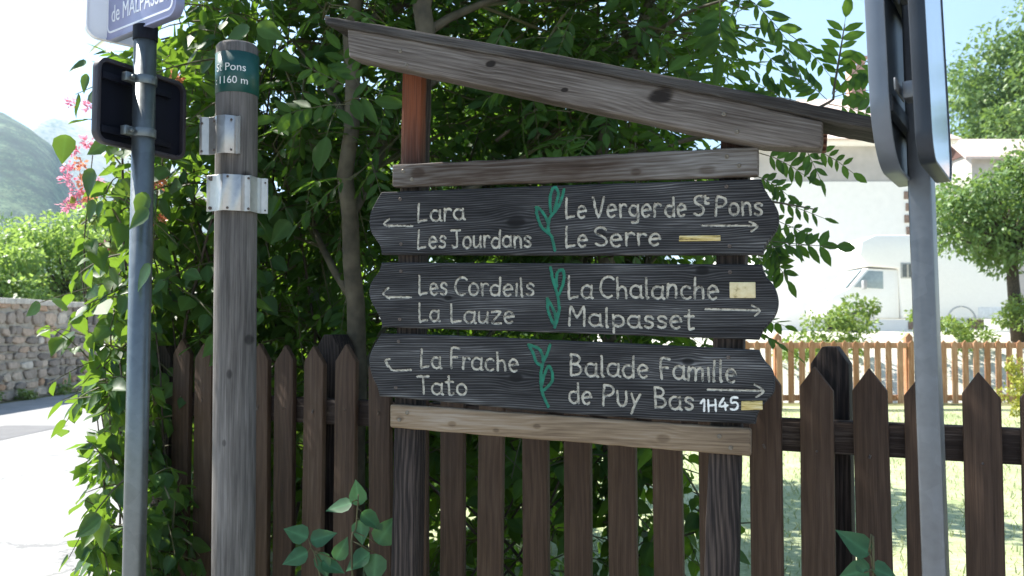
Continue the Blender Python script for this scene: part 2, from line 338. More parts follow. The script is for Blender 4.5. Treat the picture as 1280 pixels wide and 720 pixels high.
def speckle(m, scale):
    nt = m.node_tree; b = nt.nodes['Principled BSDF']; src = b.inputs['Base Color'].links[0].from_socket
    tc = N(nt, 'ShaderNodeTexCoord'); vo = N(nt, 'ShaderNodeTexVoronoi'); setin(vo, Scale=scale); nt.links.new(tc.outputs['Object'], vo.inputs['Vector'])
    k = math_(nt, 'ADD', math_(nt, 'MULTIPLY', vo.outputs['Distance'], -1.5), 1.75)
    vm = N(nt, 'ShaderNodeVectorMath', operation='SCALE'); nt.links.new(src, vm.inputs[0]); nt.links.new(k, vm.inputs['Scale']); nt.links.new(vm.outputs[0], b.inputs['Base Color'])
speckle(M['hill'], .11)
M['mountain'] = ground_mat('bare mountain', [(.35, (.06, .09, .05)), (.48, (.30, .27, .2)), (.65, (.46, .41, .33))], .004, bump=.8)

# ------------------------------------------------------------------ leaves and plants
def leaf_template(st, hw, fold=.18, droop=.16, curl=0.0):
    """one blade along +X, unit length; st = stations, hw = half widths"""
    n = len(st); V = [(0, 0, 0)]
    for t, h in zip(st, hw):
        z = -droop * t * t
        V += [(t, 0, z - fold * h), (t, h, z), (t, -h, z)]
    V.append((1, 0, -droop)); e = len(V) - 1; F = [(0, 1, 2), (0, 3, 1)]
    for i in range(n - 1):
        a, b = 1 + 3 * i, 4 + 3 * i
        F += [(a, b, b + 1), (a, b + 1, a + 1), (a, a + 2, b + 2), (a, b + 2, b)]
    a = 1 + 3 * (n - 1); F += [(a, e, a + 1), (a, a + 2, e)]
    return np.array(V, float), np.array(F)
T_ASH = leaf_template((.15, .4, .68, .88), (.12, .205, .17, .07), .2, .14)
T_OVATE = leaf_template((.04, .18, .42, .68, .88), (.16, .34, .36, .22, .08), .22, .22)
T_SMALL = leaf_template((.45,), (.28,), .2, .15)
def leaves_mesh(name, tpl, B, D, Nn, Ln, wide=None):
    """B base points, D directions, Nn approximate normals, Ln lengths"""
    B = np.asarray(B, float); D = nrm(D); Nn = np.asarray(Nn, float)
    Sd = nrm(np.cross(Nn, D)); Up = np.cross(D, Sd); Ln = np.asarray(Ln, float)[:, None, None]
    tv, tf = tpl; k = len(tv)
    w = rng.uniform(.8, 1.15, len(B)); zz = rng.uniform(.1, 2.3, len(B))
    V = B[:, None] + Ln * (tv[None, :, 0:1] * D[:, None] + tv[None, :, 1:2] * Sd[:, None] * w[:, None, None] + tv[None, :, 2:3] * Up[:, None] * zz[:, None, None])
    F = tf[None] + (np.arange(len(B)) * k)[:, None, None]
    me = np_mesh(name, V.reshape(-1, 3), F.reshape(-1, 3))
    rib = np.zeros(k, np.float32); rib[0] = rib[-1] = 1
    if (k - 2) % 3 == 0: rib[1:-1:3] = 1
    at = me.attributes.new('rib', 'FLOAT', 'POINT'); at.data.foreach_set('value', np.tile(rib, len(B)))
    return me
class LeafSet:
    def __init__(s): s.B = []; s.D = []; s.N = []; s.L = []
    def add(s, b, d, n, l): s.B.append(b); s.D.append(d); s.N.append(n); s.L.append(l)
    def build(s, name, tpl, mat, parent, origin=(0, 0, 0)):
        return link(name, leaves_mesh(name, tpl, np.array(s.B) - np.array(origin), s.D, s.N, s.L), mat, parent, True)
UP = np.array([0, 0, 1.0])
def rvec(s=1.0): return rng.normal(0, s, 3)
def compound(ls, tw, base, d, length, pairs=4, leaflet=.075, droop=.25, normal=None):
    """one pinnate leaf: rachis with paired leaflets and a terminal one"""
    d = nrm(d); nn = UP * .8 + rvec(.35) if normal is None else np.asarray(normal, float)
    side = nrm(np.cross(nn, d)); nn = np.cross(d, side)
    pts = [base + d * length * t - UP * droop * length * t * t for t in (0, .35, .7, 1)]
    tw.tube(pts, [.0022, .0018, .0014, .001], 3, False)
    for i in range(pairs):
        t = .28 + .66 * i / pairs
        p = base + d * length * t - UP * droop * length * t * t
        for sgn in (-1, 1):
            ld = d * (.55 + rng.uniform(-.15, .15)) + sgn * side * .9 - UP * (droop * .9 + rng.uniform(-.1, .2))
            ls.add(p, ld, nn + rvec(.22), leaflet * rng.uniform(.8, 1.12) * (.8 if i == 0 else 1))
    ls.add(pts[-1], d - UP * droop * 1.4 + rvec(.12), nn + rvec(.15), leaflet * rng.uniform(1, 1.2))
def twig_path(p, d, length, sag=.15, n=5):
    d = nrm(d); w = rvec(.08)
    return np.array([p + d * length * t + w * length * t * t - UP * sag * length * t * t for t in np.linspace(0, 1, n)])
def in_blob(c, r):
    v = nrm(rvec()) * rng.uniform(0, 1) ** .45
    return np.array(c) + v * np.array(r)
def limb(mb, a, b, r0, r1, bow=.1, sides=7, n=6):
    a = np.array(a, float); b = np.array(b, float); w = rvec(bow) * np.linalg.norm(b - a)
    t = np.linspace(0, 1, n)[:, None]
    pts = a + (b - a) * t + w * (t * (1 - t) * 1.6)
    mb.tube(pts, np.linspace(r0, r1, n), sides, True); return pts
def ash_tree(label, base, trunk_pts, r0, r1, blobs, hand=(), extra_limbs=()):
    """trunk > limbs > twigs > pinnate leaves; blobs = (centre, radii, number of twigs)"""
    root = thing('ash_tree', label, 'tree', base, group='slim ash trees behind the sign')
    b0 = np.array(base)
    tk = MB(); tp = np.array(trunk_pts, float)
    # smooth the trunk line
    tt = np.linspace(0, len(tp) - 1, 18); tp2 = np.stack([np.interp(tt, range(len(tp)), tp[:, k]) for k in range(3)], 1)
    tp2[1:-1] += rng.normal(0, .008, (16, 3)); tk.tube(tp2 - b0, np.linspace(r0, r1, 18), 12)
    tk.build('trunk', M['bark_ash'], root, smooth=True)
    tw = MB(); ls = LeafSet()
    for (c, r, nt_) in blobs:
        j = int(np.argmin(np.linalg.norm(tp2 - (np.array(c) - UP * .5), axis=1)))
        br = MB(); lp = limb(br, tp2[j] - b0, np.array(c) - b0, .02, .006, .1); br.build('branch', M['bark_ash'], root, smooth=True)
        for _ in range(nt_):
            e = in_blob(c, r); k = rng.integers(2, 6); st = lp[k] + b0 if rng.random() < .25 else e - rvec(.12) - UP * .05
            out = nrm(e - np.array(c) + rvec(.25) + UP * .15)
            path = twig_path(e, out, rng.uniform(.25, .45), .25)
            tw.tube(path - b0, np.linspace(.005, .002, 5), 4, False)
            if rng.random() < .3: tw.tube(np.array([lp[k], e - b0]), [.008, .005], 4, False)
            for q, t in enumerate((.15, .4, .65, .85, 1.0)):
                pp = path[0] + (path[-1] - path[0]) * t
                dd = out * (.4 + t * .6) + nrm(np.cross(out, rvec())) * .9
                compound(ls, TwOff(tw, b0), pp, dd, rng.uniform(.18, .27), rng.integers(3, 6), .072, .3)
    for (pa, pb, d, dd, pairs, leaflet, droop) in hand:
        a, b = P(*pa, d), P(*pb, d + dd)
        nn = nrm(np.array([0, -1, .35]) + rvec(.25))
        compound(ls, TwOff(tw, b0), a, b - a, np.linalg.norm(b - a), pairs, leaflet, droop, nn)
    for (pts, ra, rb) in extra_limbs:
        pts = smoothed(np.array(pts) - b0, 3); br = MB(); br.tube(pts, np.linspace(ra, rb, len(pts)), 6); br.build('branch', M['bark_ash'], root, smooth=True)
    tw.build('twig', M['stem'], root)
    ls.build('foliage', T_ASH, M['leaf_ash'], root, b0)
    return root
class TwOff:
    def __init__(s, mb, off): s.mb = mb; s.off = np.array(off)
    def tube(s, pts, r, sides, cap=False): s.mb.tube(np.array(pts) - s.off, r, sides, cap)
def broad_shrub(name, label, cat, base, stems, blobs, leaf, mat, tpl=T_OVATE, per=8, tl=(.25, .5), sag=.35, pet=.015, group=None, hand=(), bark='bark'):
    root = thing(name, label, cat, base, group=group); b0 = np.array(base)
    sm = MB(); tw = MB(); ls = LeafSet()
    for (a, b, r0, r1) in stems: limb(sm, np.array(a) - b0, np.array(b) - b0, r0, r1, .12, 6)
    for (c, r, n) in blobs:
        for _ in range(n):
            e = in_blob(c, r); out = nrm(e - np.array(c) + rvec(.3) + UP * .1)
            L = rng.uniform(*tl); path = twig_path(e - out * L * .3, out, L, sag)
            tw.tube(path - b0, np.linspace(.0045, .0015, 5), 4, False)
            for q in range(per):
                t = (q + .6) / per; i = min(int(t * 4), 3); f = t * 4 - i
                pp = path[i] * (1 - f) + path[i + 1] * f
                sd = nrm(np.cross(out, UP) * (1 if q % 2 else -1) + rvec(.25))
                dd = sd * .8 + out * .35 - UP * rng.uniform(.25, 1.1)
                nn = nrm(UP * .7 + out * .6 + rvec(.35)); pb = pp + nrm(dd) * pet
                ls.add(pb, dd, nn, leaf * rng.uniform(.6, 1.2))
    for (px, py, d, ang, L, tilt) in hand:
        b = P(px, py, d); dd = np.array([math.cos(R(ang)), tilt, math.sin(R(ang))])
        ls.add(b, dd, np.array([-.25, -1, .5]) + rvec(.2), L)
    if sm.v: sm.build('stem', M[bark], root, smooth=True)
    if tw.v: tw.build('twig', M['stem'], root)
    ls.build('foliage', tpl, mat, root, b0)
    return root
def leafy_tree(name, label, cat, base, h, cr, mat, n, leaf, group=None, cz=None, tr=.12, clumps=26, bark='bark', squash=.85, trunk=True):
    """trunk, limbs and a crown of uneven clumps of small leaves"""
    root = thing(name, label, cat, base, group=group)
    cz = h - cr * squash if cz is None else cz
    if trunk:
        t = MB(); pts = [(0, 0, -.2), (rng.uniform(-.1, .1), 0, h * .3), (rng.uniform(-.15, .15), rng.uniform(-.1, .1), cz)]
        t.tube(np.array(pts), [tr * 1.25, tr, tr * .55], 10)
        t.build('trunk', M[bark], root, smooth=True)
    lm = MB(); C = []
    for i in range(clumps):
        v = nrm(rvec()); v *= rng.uniform(.35, 1) * np.array([1, 1, squash]); c = np.array([0, 0, cz]) + v * cr
        C.append((c, cr * rng.uniform(.2, .4)))
        if trunk and i % 2 == 0: limb(lm, (0, 0, cz * .7), c, tr * .35, tr * .08, .1, 5, 4)
    if lm.v: lm.build('branch', M[bark], root, smooth=True)
    idx = rng.integers(0, clumps, n)
    cc = np.array([C[i][0] for i in idx]); rr = np.array([C[i][1] for i in idx])
    v = nrm(rng.normal(size=(n, 3))); B = cc + v * (rr * rng.uniform(.3, 1, n) ** .6)[:, None] * np.array([1, 1, .75])
    keep = B[:, 2] > .02; B = B[keep]; v = v[keep]; k = len(B)
    D = v + rng.normal(0, .7, (k, 3)) - UP * .3; NN = v * .6 + UP * .7 + rng.normal(0, .5, (k, 3))
    link('crown', leaves_mesh('crown', T_SMALL, B, D, NN, leaf * rng.uniform(.6, 1.3, k)), mat, root, True)
    return root

# ================================================================== THE SETTING
def grid(name, x0, x1, y0, y1, nx, ny, fz, mat, kind='structure'):
    X, Y = np.meshgrid(np.linspace(x0, x1, nx), np.linspace(y0, y1, ny)); Z = fz(X, Y)
    V = np.stack([X, Y, Z], -1).reshape(-1, 3); i = np.arange(nx * ny).reshape(ny, nx)
    F = np.stack([i[:-1, :-1], i[:-1, 1:], i[1:, 1:], i[1:, :-1]], -1).reshape(-1, 4)
    return tag(link(name, np_mesh(name, V, F), mat, None, True), kind=kind)
grid('ground', -2500, 2500, -400, 3500, 3, 3, lambda x, y: x * 0, M['soil'])
grid('road', -10.3, -1.9, 2.4, 60, 4, 12, lambda x, y: x * 0 + .004, M['road'])
grid('bounce_paving', -10.3, 16, -22, 1.75, 12, 12, lambda x, y: x * 0 + .004, M['road'])  # unseen pale paving added behind the camera to bounce light onto the sign
grid('road', -10.3, -1.9, 1.75, 2.4, 3, 2, lambda x, y: x * 0 + .004, M['road'])
grid('lawn', -1.0, 14, 3.3, 17.3, 40, 40, lambda x, y: .006 + .02 * np.sin(x * 1.3) ** 2 * np.sin(y * .9) ** 2, M['lawn'])
grid('road_shadow', -7.9, -6.9, 11.2, 13.8, 2, 2, lambda x, y: x * 0 + .008, ground_mat('painted road shadow', [(.3, (.13, .13, .135)), (.7, (.19, .19, .19))], 2.0))  # darker sheet standing in for a patch of shadow on the road
def bank(x, y):
    t = np.clip((y - 17.2) / 3.5, 0, 1); t = t * t * (3 - 2 * t)
    s = np.clip((x - .5) / 3, 0, 1)
    return -.3 + (.3 + 1.75) * t * s * .83 + .05 * np.sin(x * 1.7) * np.sin(y * 1.1)
grid('embankment', .3, 60, 17.0, 70, 90, 90, bank, M['bank'])
def ridge(seed, base):
    r = np.random.default_rng(seed); a = r.uniform(0, 6.28, (9, 2)); k = 2.0 ** np.arange(9)
    return lambda x, y: sum(np.sin(x * base * k[i] + a[i, 0] + .7 * np.sin(y * base * k[i] * .8 + a[i, 1])) / k[i] ** .95 for i in range(9))
rg1 = ridge(3, .004); rg2 = ridge(5, .0016)
def hill(x, y):
    # a flank that falls from the left towards the village, its crest about 700-900 m off
    crest = np.interp(x * 850 / y, [-1600, -900, -560, -495, -471, -448, -429, -410, -370, -300, -150], [330, 280, 225, 206, 192, 173, 140, 112, 70, 30, -8])
    t = np.clip((y - 330) / 520, 0, 1); t = t * t * (3 - 2 * t); b = np.clip((1300 - y) / 400, 0, 1)
    return -6 + crest * t * b + 5 * rg1(x * 3, y * 3) * t
grid('hill', -1600, 60, 320, 1300, 260, 200, hill, M['hill'])
def mount(x, y):
    crest = np.interp(x, [-3000, -1500, -1250, -1130, -1060, -980, -760, -500, 0], [620, 560, 480, 455, 425, 470, 330, 120, -20])
    t = np.clip((y - 1300) / 600, 0, 1); t = t * t * (3 - 2 * t)
    return -10 + crest * t + 14 * rg2(x * 3, y * 3) * t
grid('mountain', -3000, 100, 1290, 2300, 220, 90, mount, M['mountain'])

# stone wall along the far side of the road
def stone_wall():
    root = thing('stone_wall', 'rough mortared stone wall along the far side of the sunny road', 'wall', (-10.55, 12, 0))
    x0, L = 0.0, 22.0
    core = MB(); core.box((-.22, L / 2, 1.0), (.36, L, 2.0)); core.build('mortar', plain('pale mortar', (.36, .33, .28), .95, var=.2, scale=9), root)
    st = MB(); z = .0
    r = random.Random(4)
    while z < 1.98:
        h = r.uniform(.17, .34); y = -r.uniform(0, .3)
        while y < L:
            w = r.uniform(.18, .62); hh = h * r.uniform(.86, 1.0); zz = z + r.uniform(-.02, .03)
            c = (.0 + r.uniform(-.02, .025), y + w / 2, zz + hh / 2); n = r.choice((6, 7, 8)); ph = r.uniform(0, 6)
            ring = []
            for k in range(n):
                a = ph + 2 * math.pi * k / n; q = r.uniform(.85, 1.1)
                sq = 1 / max(abs(math.cos(a)), abs(math.sin(a))) ** .95
                ring.append((math.cos(a) * (w / 2 - .008) * q * sq * .93, math.sin(a) * (hh / 2 - .006) * q * sq * .93))
            V = [(c[0] - .08, c[1] + u, c[2] + v) for u, v in ring] + [(c[0] + .01, c[1] + u, c[2] + v) for u, v in ring] + [(c[0] + .03, c[1] + u * .8, c[2] + v * .8) for u, v in ring]
            F = [(k, (k + 1) % n, n + (k + 1) % n, n + k) for k in range(n)] + [(n + k, n + (k + 1) % n, 2 * n + (k + 1) % n, 2 * n + k) for k in range(n)] + [tuple(range(2 * n, 3 * n))]
            st.add(V, F); y += w
        z += h
    m, nt, b = new_mat('wall stones'); ge = N(nt, 'ShaderNodeNewGeometry')
    rp = ramp(nt, [(0, (.18, .155, .135)), (.35, (.31, .26, .215)), (.6, (.43, .35, .28)), (.8, (.46, .29, .18)), (1, (.58, .53, .45))]); nt.links.new(ge.outputs['Random Per Island'], rp.inputs[0])
    tc = N(nt, 'ShaderNodeTexCoord'); no = N(nt, 'ShaderNodeTexNoise'); setin(no, Scale=9.0, Detail=6.0); nt.links.new(tc.outputs['Object'], no.inputs['Vector'])
    mx = N(nt, 'ShaderNodeMix', data_type='RGBA', blend_type='MULTIPLY'); mx.inputs['Factor'].default_value = .7; nt.links.new(rp.outputs[0], mx.inputs[6])
    r2 = ramp(nt, [(.3, (.6, .6, .6)), (.7, (1.2, 1.2, 1.2))]); nt.links.new(no.outputs['Fac'], r2.inputs[0]); nt.links.new(r2.outputs[0], mx.inputs[7]); nt.links.new(mx.outputs[2], b.inputs['Base Color']); b.inputs['Roughness'].default_value = .95
    st.build('stones', m, root)
    cp_ = MB(); y = 0
    while y < L:
        w = r.uniform(.4, .8); cp_.box((-.2 + r.uniform(-.02, .02), y + w / 2, 2.05 + r.uniform(-.015, .015) + .006 * y), (.52, w - .015, .12)); y += w
    cp_.build('coping', plain('pale coping stone', (.5, .46, .4), .95, var=.25, scale=6), root, bevel=.015)
stone_wall()
for i, (x, y, h, cr) in enumerate([(-13.0, 22, 4.2, 1.6), (-12.6, 25, 5.6, 2.1), (-14.8, 25, 5.0, 2.1), (-14.2, 32, 5.4, 2.6), (-17.0, 20, 4.2, 2.0)]):
    leafy_tree('round_tree', ['bushy green tree behind the stone wall, cut by the left edge', 'tallest bright green bushy tree behind the stone wall', 'wide dark green tree furthest left behind the stone wall', 'far bushy tree behind the end of the stone wall', 'low bushy tree behind the near end of the stone wall'][i], 'tree', (x, y, 0), h, cr, M['leaf_bright'], 9000, .15, 'trees behind the stone wall', cz=h - cr, tr=.14, clumps=44)
for i, (y, s) in enumerate([(15.9, .22), (17.4, .3), (18.8, .24), (20.3, .34), (22.0, .3)]):
    leafy_tree('wall_weed', ['small weed tuft at the foot of the stone wall nearest the camera', 'second weed tuft along the foot of the stone wall', 'middle low weed tuft at the foot of the stone wall', 'wide weed tuft at the foot of the stone wall', 'last weed tuft at the far foot of the stone wall'][i], 'weed', (-10.35, y, 0), s * 1.3, s, M['leaf_lime'], 260, .09, 'weeds along the wall foot', cz=s * .5, clumps=8, squash=.6, trunk=False)

# white house behind the van
HZ = 1.35
def house():
    root = thing('white_house', 'big white rendered house with a grey band under its eaves, behind the motorhome', 'house', (9.4, 34, HZ))
    def bx(n, m, c, s, bev=0, par=root): return MB().box(c, s).build(n, m, par, bev)
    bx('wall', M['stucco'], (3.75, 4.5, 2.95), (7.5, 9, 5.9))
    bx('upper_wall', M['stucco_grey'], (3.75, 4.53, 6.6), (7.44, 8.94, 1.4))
    bx('cornice', M['stucco'], (3.75, 4.4, 7.36), (7.9, 9.9, .12), .01)
    rf = MB().add([(-.5, -.8, 7.42), (7.75, -.8, 7.42), (7.75, 9.6, 7.42), (-.5, 9.6, 7.42), (3.2, 4.4, 10.3), (5.6, 4.4, 10.3)],
                  [(0, 1, 5, 4), (1, 2, 5), (2, 3, 4, 5), (3, 0, 4), (3, 2, 1, 0)]).build('roof', M['tile_pale'], root)
    ch = bx('chimney', M['brick'], (5.35, 3.3, 10.3), (.62, .62, 2.2), .01, rf)
    cw = MB().box((5.35, 3.3, 11.72), (.85, .85, .1))
    for sx_ in (-1, 1):
        for sy_ in (-1, 1): cw.box((5.35 + sx_ * .24, 3.3 + sy_ * .24, 11.53), (.12, .12, .27))
    cw.build('chimney_cap', M['brick'], rf, .005)
    q = MB()
    for k in range(12): q.box((6.0, -.02, .3 + k * .46), (.22 + .12 * (k % 2), .06, .3))
    q.build('quoin', plain('brown quoin stone', (.25, .17, .13), .9, var=.25), root, .008)
house()
def red_gable_house():
    root = thing('gabled_house', 'low house with a pale tiled roof and dark timber gable, right of the pole', 'house', (22.1, 42, 2.9))
    D, e, r = 2.8, 7.05, 7.95
    wl = MB().add([(0, 0, 0), (0, D, 0), (0, D, e), (0, D / 2, r), (0, 0, e), (11, 0, 0), (11, D, 0), (11, D, e), (11, D / 2, r), (11, 0, e)],
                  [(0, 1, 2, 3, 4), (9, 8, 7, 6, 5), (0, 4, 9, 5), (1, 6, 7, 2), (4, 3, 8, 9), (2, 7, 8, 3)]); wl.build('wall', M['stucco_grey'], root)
    MB().add([(-.02, .1, e), (-.02, D - .1, e), (-.02, D / 2, r - .1), (-.1, .1, e), (-.1, D - .1, e), (-.1, D / 2, r - .1)], [(0, 1, 2), (5, 4, 3), (0, 3, 4, 1), (1, 4, 5, 2), (2, 5, 3, 0)]).build('gable', M['gable'], root)
    rf = MB()
    for s in (-1, 1):
        y1 = D / 2 + s * (D / 2 + .45); z1 = e - .22
        rf.add([(-.5, D / 2, r + .12), (11.6, D / 2, r + .12), (11.6, y1, z1), (-.5, y1, z1), (-.5, D / 2, r), (11.6, D / 2, r), (11.6, y1, z1 - .12), (-.5, y1, z1 - .12)],
               [(0, 1, 2, 3), (7, 6, 5, 4), (0, 3, 7, 4), (1, 5, 6, 2), (3, 2, 6, 7), (0, 4, 5, 1)])
    rf.build('roof', M['tile_pale'], root)
red_gable_house()

# motorhome, nose to the left
def motorhome():
    root = thing('motorhome', 'white coachbuilt motorhome parked nose left in front of the white house', 'motorhome', (12.0, 27, 1.4))
    W = 2.1
    body = MB().prism([(-.5, .42), (2.95, .42), (3.0, .6), (3.0, 2.75), (2.8, 2.9), (-1.25, 2.9), (-1.65, 2.72), (-1.72, 2.3), (-1.5, 1.98), (-.55, 1.9)], -W / 2, W / 2)
    body.build('body', M['van'], root, .05, 3)
    cab = MB().prism([(-2.55, .42), (-.52, .42), (-.52, 1.88), (-1.5, 1.92), (-2.02, 1.32), (-2.5, 1.12), (-2.62, .85)], -.95, .95)
    cb = cab.build('cab', M['van'], root, .05, 3)
    ws = MB(); ws.add([(-2.06, -.86, 1.33), (-1.56, -.8, 1.88), (-1.56, .8, 1.88), (-2.06, .86, 1.33)], [(0, 1, 2, 3)]); a = ws.mesh('windscreen')
    bm = bmesh.new(); bm.from_mesh(a); bmesh.ops.solidify(bm, geom=bm.faces, thickness=.03); bm.to_mesh(a); bm.free(); link('windscreen', a, M['van_cab_glass'], cb)
    MB().prism([(-1.86, 1.36), (-1.0, 1.3), (-1.0, 1.82), (-1.44, 1.84)], -.965, -.945).build('side_window', M['van_cab_glass'], cb, .004)
    MB().prism([(-2.64, .42), (-2.3, .42), (-2.3, .68), (-2.68, .66)], -.93, .93).build('bumper', plain('grey bumper', (.5, .5, .5), .6), cb, .02)
    MB().box((-1.62, -1.1, 1.42), (.12, .18, .26)).build('wing_mirror', plain('grey mirror', (.35, .35, .35), .5), cb, .03)
    MB().box((-2.52, -.72, .92), (.12, .3, .2)).build('headlight', M['reflective'], cb, .03)
    wf = MB().box((-.02, -W / 2 - .008, 1.84), (1.0, .03, .46)).build('window', plain('window seal', (.42, .42, .40), .6), root, .01)
    MB().box((-.02, -W / 2 - .026, 1.84), (.9, .012, .38)).build('pane', M['van_glass'], wf)
    for i in range(3):
        sx = MB().box((-.32 + .3 * i, -W / 2 - .034, 1.84), (.05, .006, .37)).build('blind', plain('window blind', (.45, .42, .36), .7), wf)
    MB().box((2.35, -W / 2 - .004, .6), (1.2, .02, .32)).build('skirt', plain('pale grey skirt', (.78, .78, .77), .5), root, .005)
    MB().box((3.0, -.8, .9), (.04, .16, .3)).build('tail_lamp', M['lamp_red'], root, .01)
    for x in (-1.75, 1.25):
        for s in (-1, 1):
            y = s * .9
            a = np.linspace(0, 2 * math.pi, 28, endpoint=False)
            w = MB(); w.tube(np.array([(x, y - .1, .34), (x, y + .1, .34)]), .34, 28); tyre = w.build('wheel', M['tyre'], root, .02)
            h = MB(); h.tube(np.array([(x, y + s * .09, .34), (x, y + s * .115, .34)]), .2, 20); h.build('rim', M['steel'], tyre)
            if s < 0:
                ar = MB(); t = np.linspace(0, math.pi, 14); pts = np.stack([x + .42 * np.cos(t), np.full(14, -W / 2 - .01), .36 + .42 * np.sin(t)], 1); ar.tube(pts, .02, 6); ar.build('wheel_arch', plain('grey arch trim', (.45, .45, .45), .7), root)
motorhome()

# far picket fence at the end of the lawn
def far_fence():
    y = 16.6
    root = thing('picket_fence', 'low orange brown picket fence at the far end of the sunlit lawn', 'fence', (4.2, y, 0))
    pm = MB().prism([(-.055, .12), (.055, .12), (.055, 1.24), (0, 1.30), (-.055, 1.24)], -.012, .012).mesh('picket', .004, 1)
    x = 0.0; k = 0
    while x < 10.5:
        o = link('picket', pm, M['far_fence'], root); o.location = (x, -.05 + random.uniform(-.003, .003), random.uniform(-.008, .008)); o.rotation_euler = (0, random.uniform(-.01, .01), 0)
        x += .205; k += 1
    for z in (.22, 1.2):
        MB().box((5.2, .0, z), (10.9, .05, .11)).build('rail', M['far_fence'], root, .006)
    for px_ in (.82, 3.3, 5.8, 8.3, 10.4):
        MB().prism([(px_ - .07, 0), (px_ + .07, 0), (px_ + .07, 1.36), (px_, 1.44), (px_ - .07, 1.36)], .03, .16).build('post', M['far_fence'], root, .006)
far_fence()

# planting on and beyond the bank
garden = [('garden_tree', 'small round garden tree with a bare trunk right of the galvanised pole', 'tree', (11.5, 20, 1.2), 4.8, 1.8, 'leaf_far', 16000, .13, 3.05, 60, True),
          ('bush', 'loose pale green bush behind the orange fence, left of the van', 'bush', (7.3, 19.0, .8), 1.55, .85, 'leaf_lime', 1500, .11, .8, 18, False),
          ('bush', 'tall thin weedy bush behind the orange fence before the van window', 'bush', (9.0, 19.4, 1.1), 1.2, .6, 'leaf_lime', 700, .10, .5, 12, False),
          ('bush', 'leafy green bush low behind the orange fence nearest the signpost', 'bush', (6.2, 18.6, .5), 1.2, .8, 'leaf_lime', 1300, .11, .6, 16, False),
          ('bush', 'yellow green bush under the small garden tree', 'bush', (11.4, 19.6, 1.2), 1.0, .75, 'leaf_lime', 1700, .10, .5, 16, False),
          ('bush', 'yellow green bush furthest right behind the orange fence', 'bush', (12.9, 19.4, 1.2), 1.1, .8, 'leaf_lime', 1700, .10, .5, 16, False),
          ('bush', 'small rounded bush hiding the motorhome wheel beside the galvanised pole', 'bush', (9.95, 19.6, 1.0), .95, .6, 'leaf_lime', 1300, .09, .42, 14, False),
          ('conifer_shrub', 'golden conifer shrub in front of the orange fence at the right edge', 'shrub', (8.3, 14.2, 0), 1.15, .42, 'conifer', 2600, .06, .55, 22, False),
          ('hedge_tree', 'tall dense tree at the right edge above the tiled roof', 'tree', (30.6, 50, 1.7), 19, 5.4, 'leaf_far', 32000, .34, 11.6, 120, True),
          ('hedge_tree', 'rounded tree behind the tiled roof, right of the glossy sign', 'tree', (26.5, 52, 1.7), 11.8, 3.3, 'leaf_far', 12000, .32, 8.0, 44, True),
          ('hedge_tree', 'lower tree filling in between the two behind the tiled roof', 'tree', (29.6, 56, 1.7), 11.5, 3.6, 'leaf_far', 11000, .32, 7.6, 40, True)]
for (nm, lb, ct, b, h, cr, mt, n, lf, cz, cl, tk) in garden:
    leafy_tree(nm, lb, ct, tuple(b), h, cr, M[mt], n, lf, {'bush': 'bushes behind the orange fence', 'hedge_tree': 'trees behind the tiled roof'}.get(nm), cz=cz, clumps=cl, squash=1.15 if nm in ('conifer_shrub', 'hedge_tree') else .8, trunk=tk, tr=.13 if nm == 'garden_tree' else .3)

# grass blades on the lawn
def grass():
    n = 26000; yy = 3.6 + 12.8 * rng.random(n) ** 1.3; xx = rng.uniform(-.2, 8.5, n)
    B = np.stack([xx, yy, np.full(n, .0)], 1); D = np.stack([rng.normal(0, .45, n), rng.normal(0, .45, n), np.ones(n)], 1)
    tpl = (np.array([[0, .07, 0], [0, -.07, 0], [.6, .05, 0], [.6, -.05, 0], [1, 0, -.1]]), np.array([[0, 1, 3], [0, 3, 2], [2, 3, 4]]))
    o = link('grass', leaves_mesh('grass', tpl, B, D, rng.normal(size=(n, 3)), rng.uniform(.03, .085, n)), leaf_mat('grass blade', (.15, .21, .08), (.44, .46, .27), (.36, .38, .14), .3), None)
    tag(o, 'short sunburnt grass of the lawn behind the picket fence', kind='stuff')
grass()

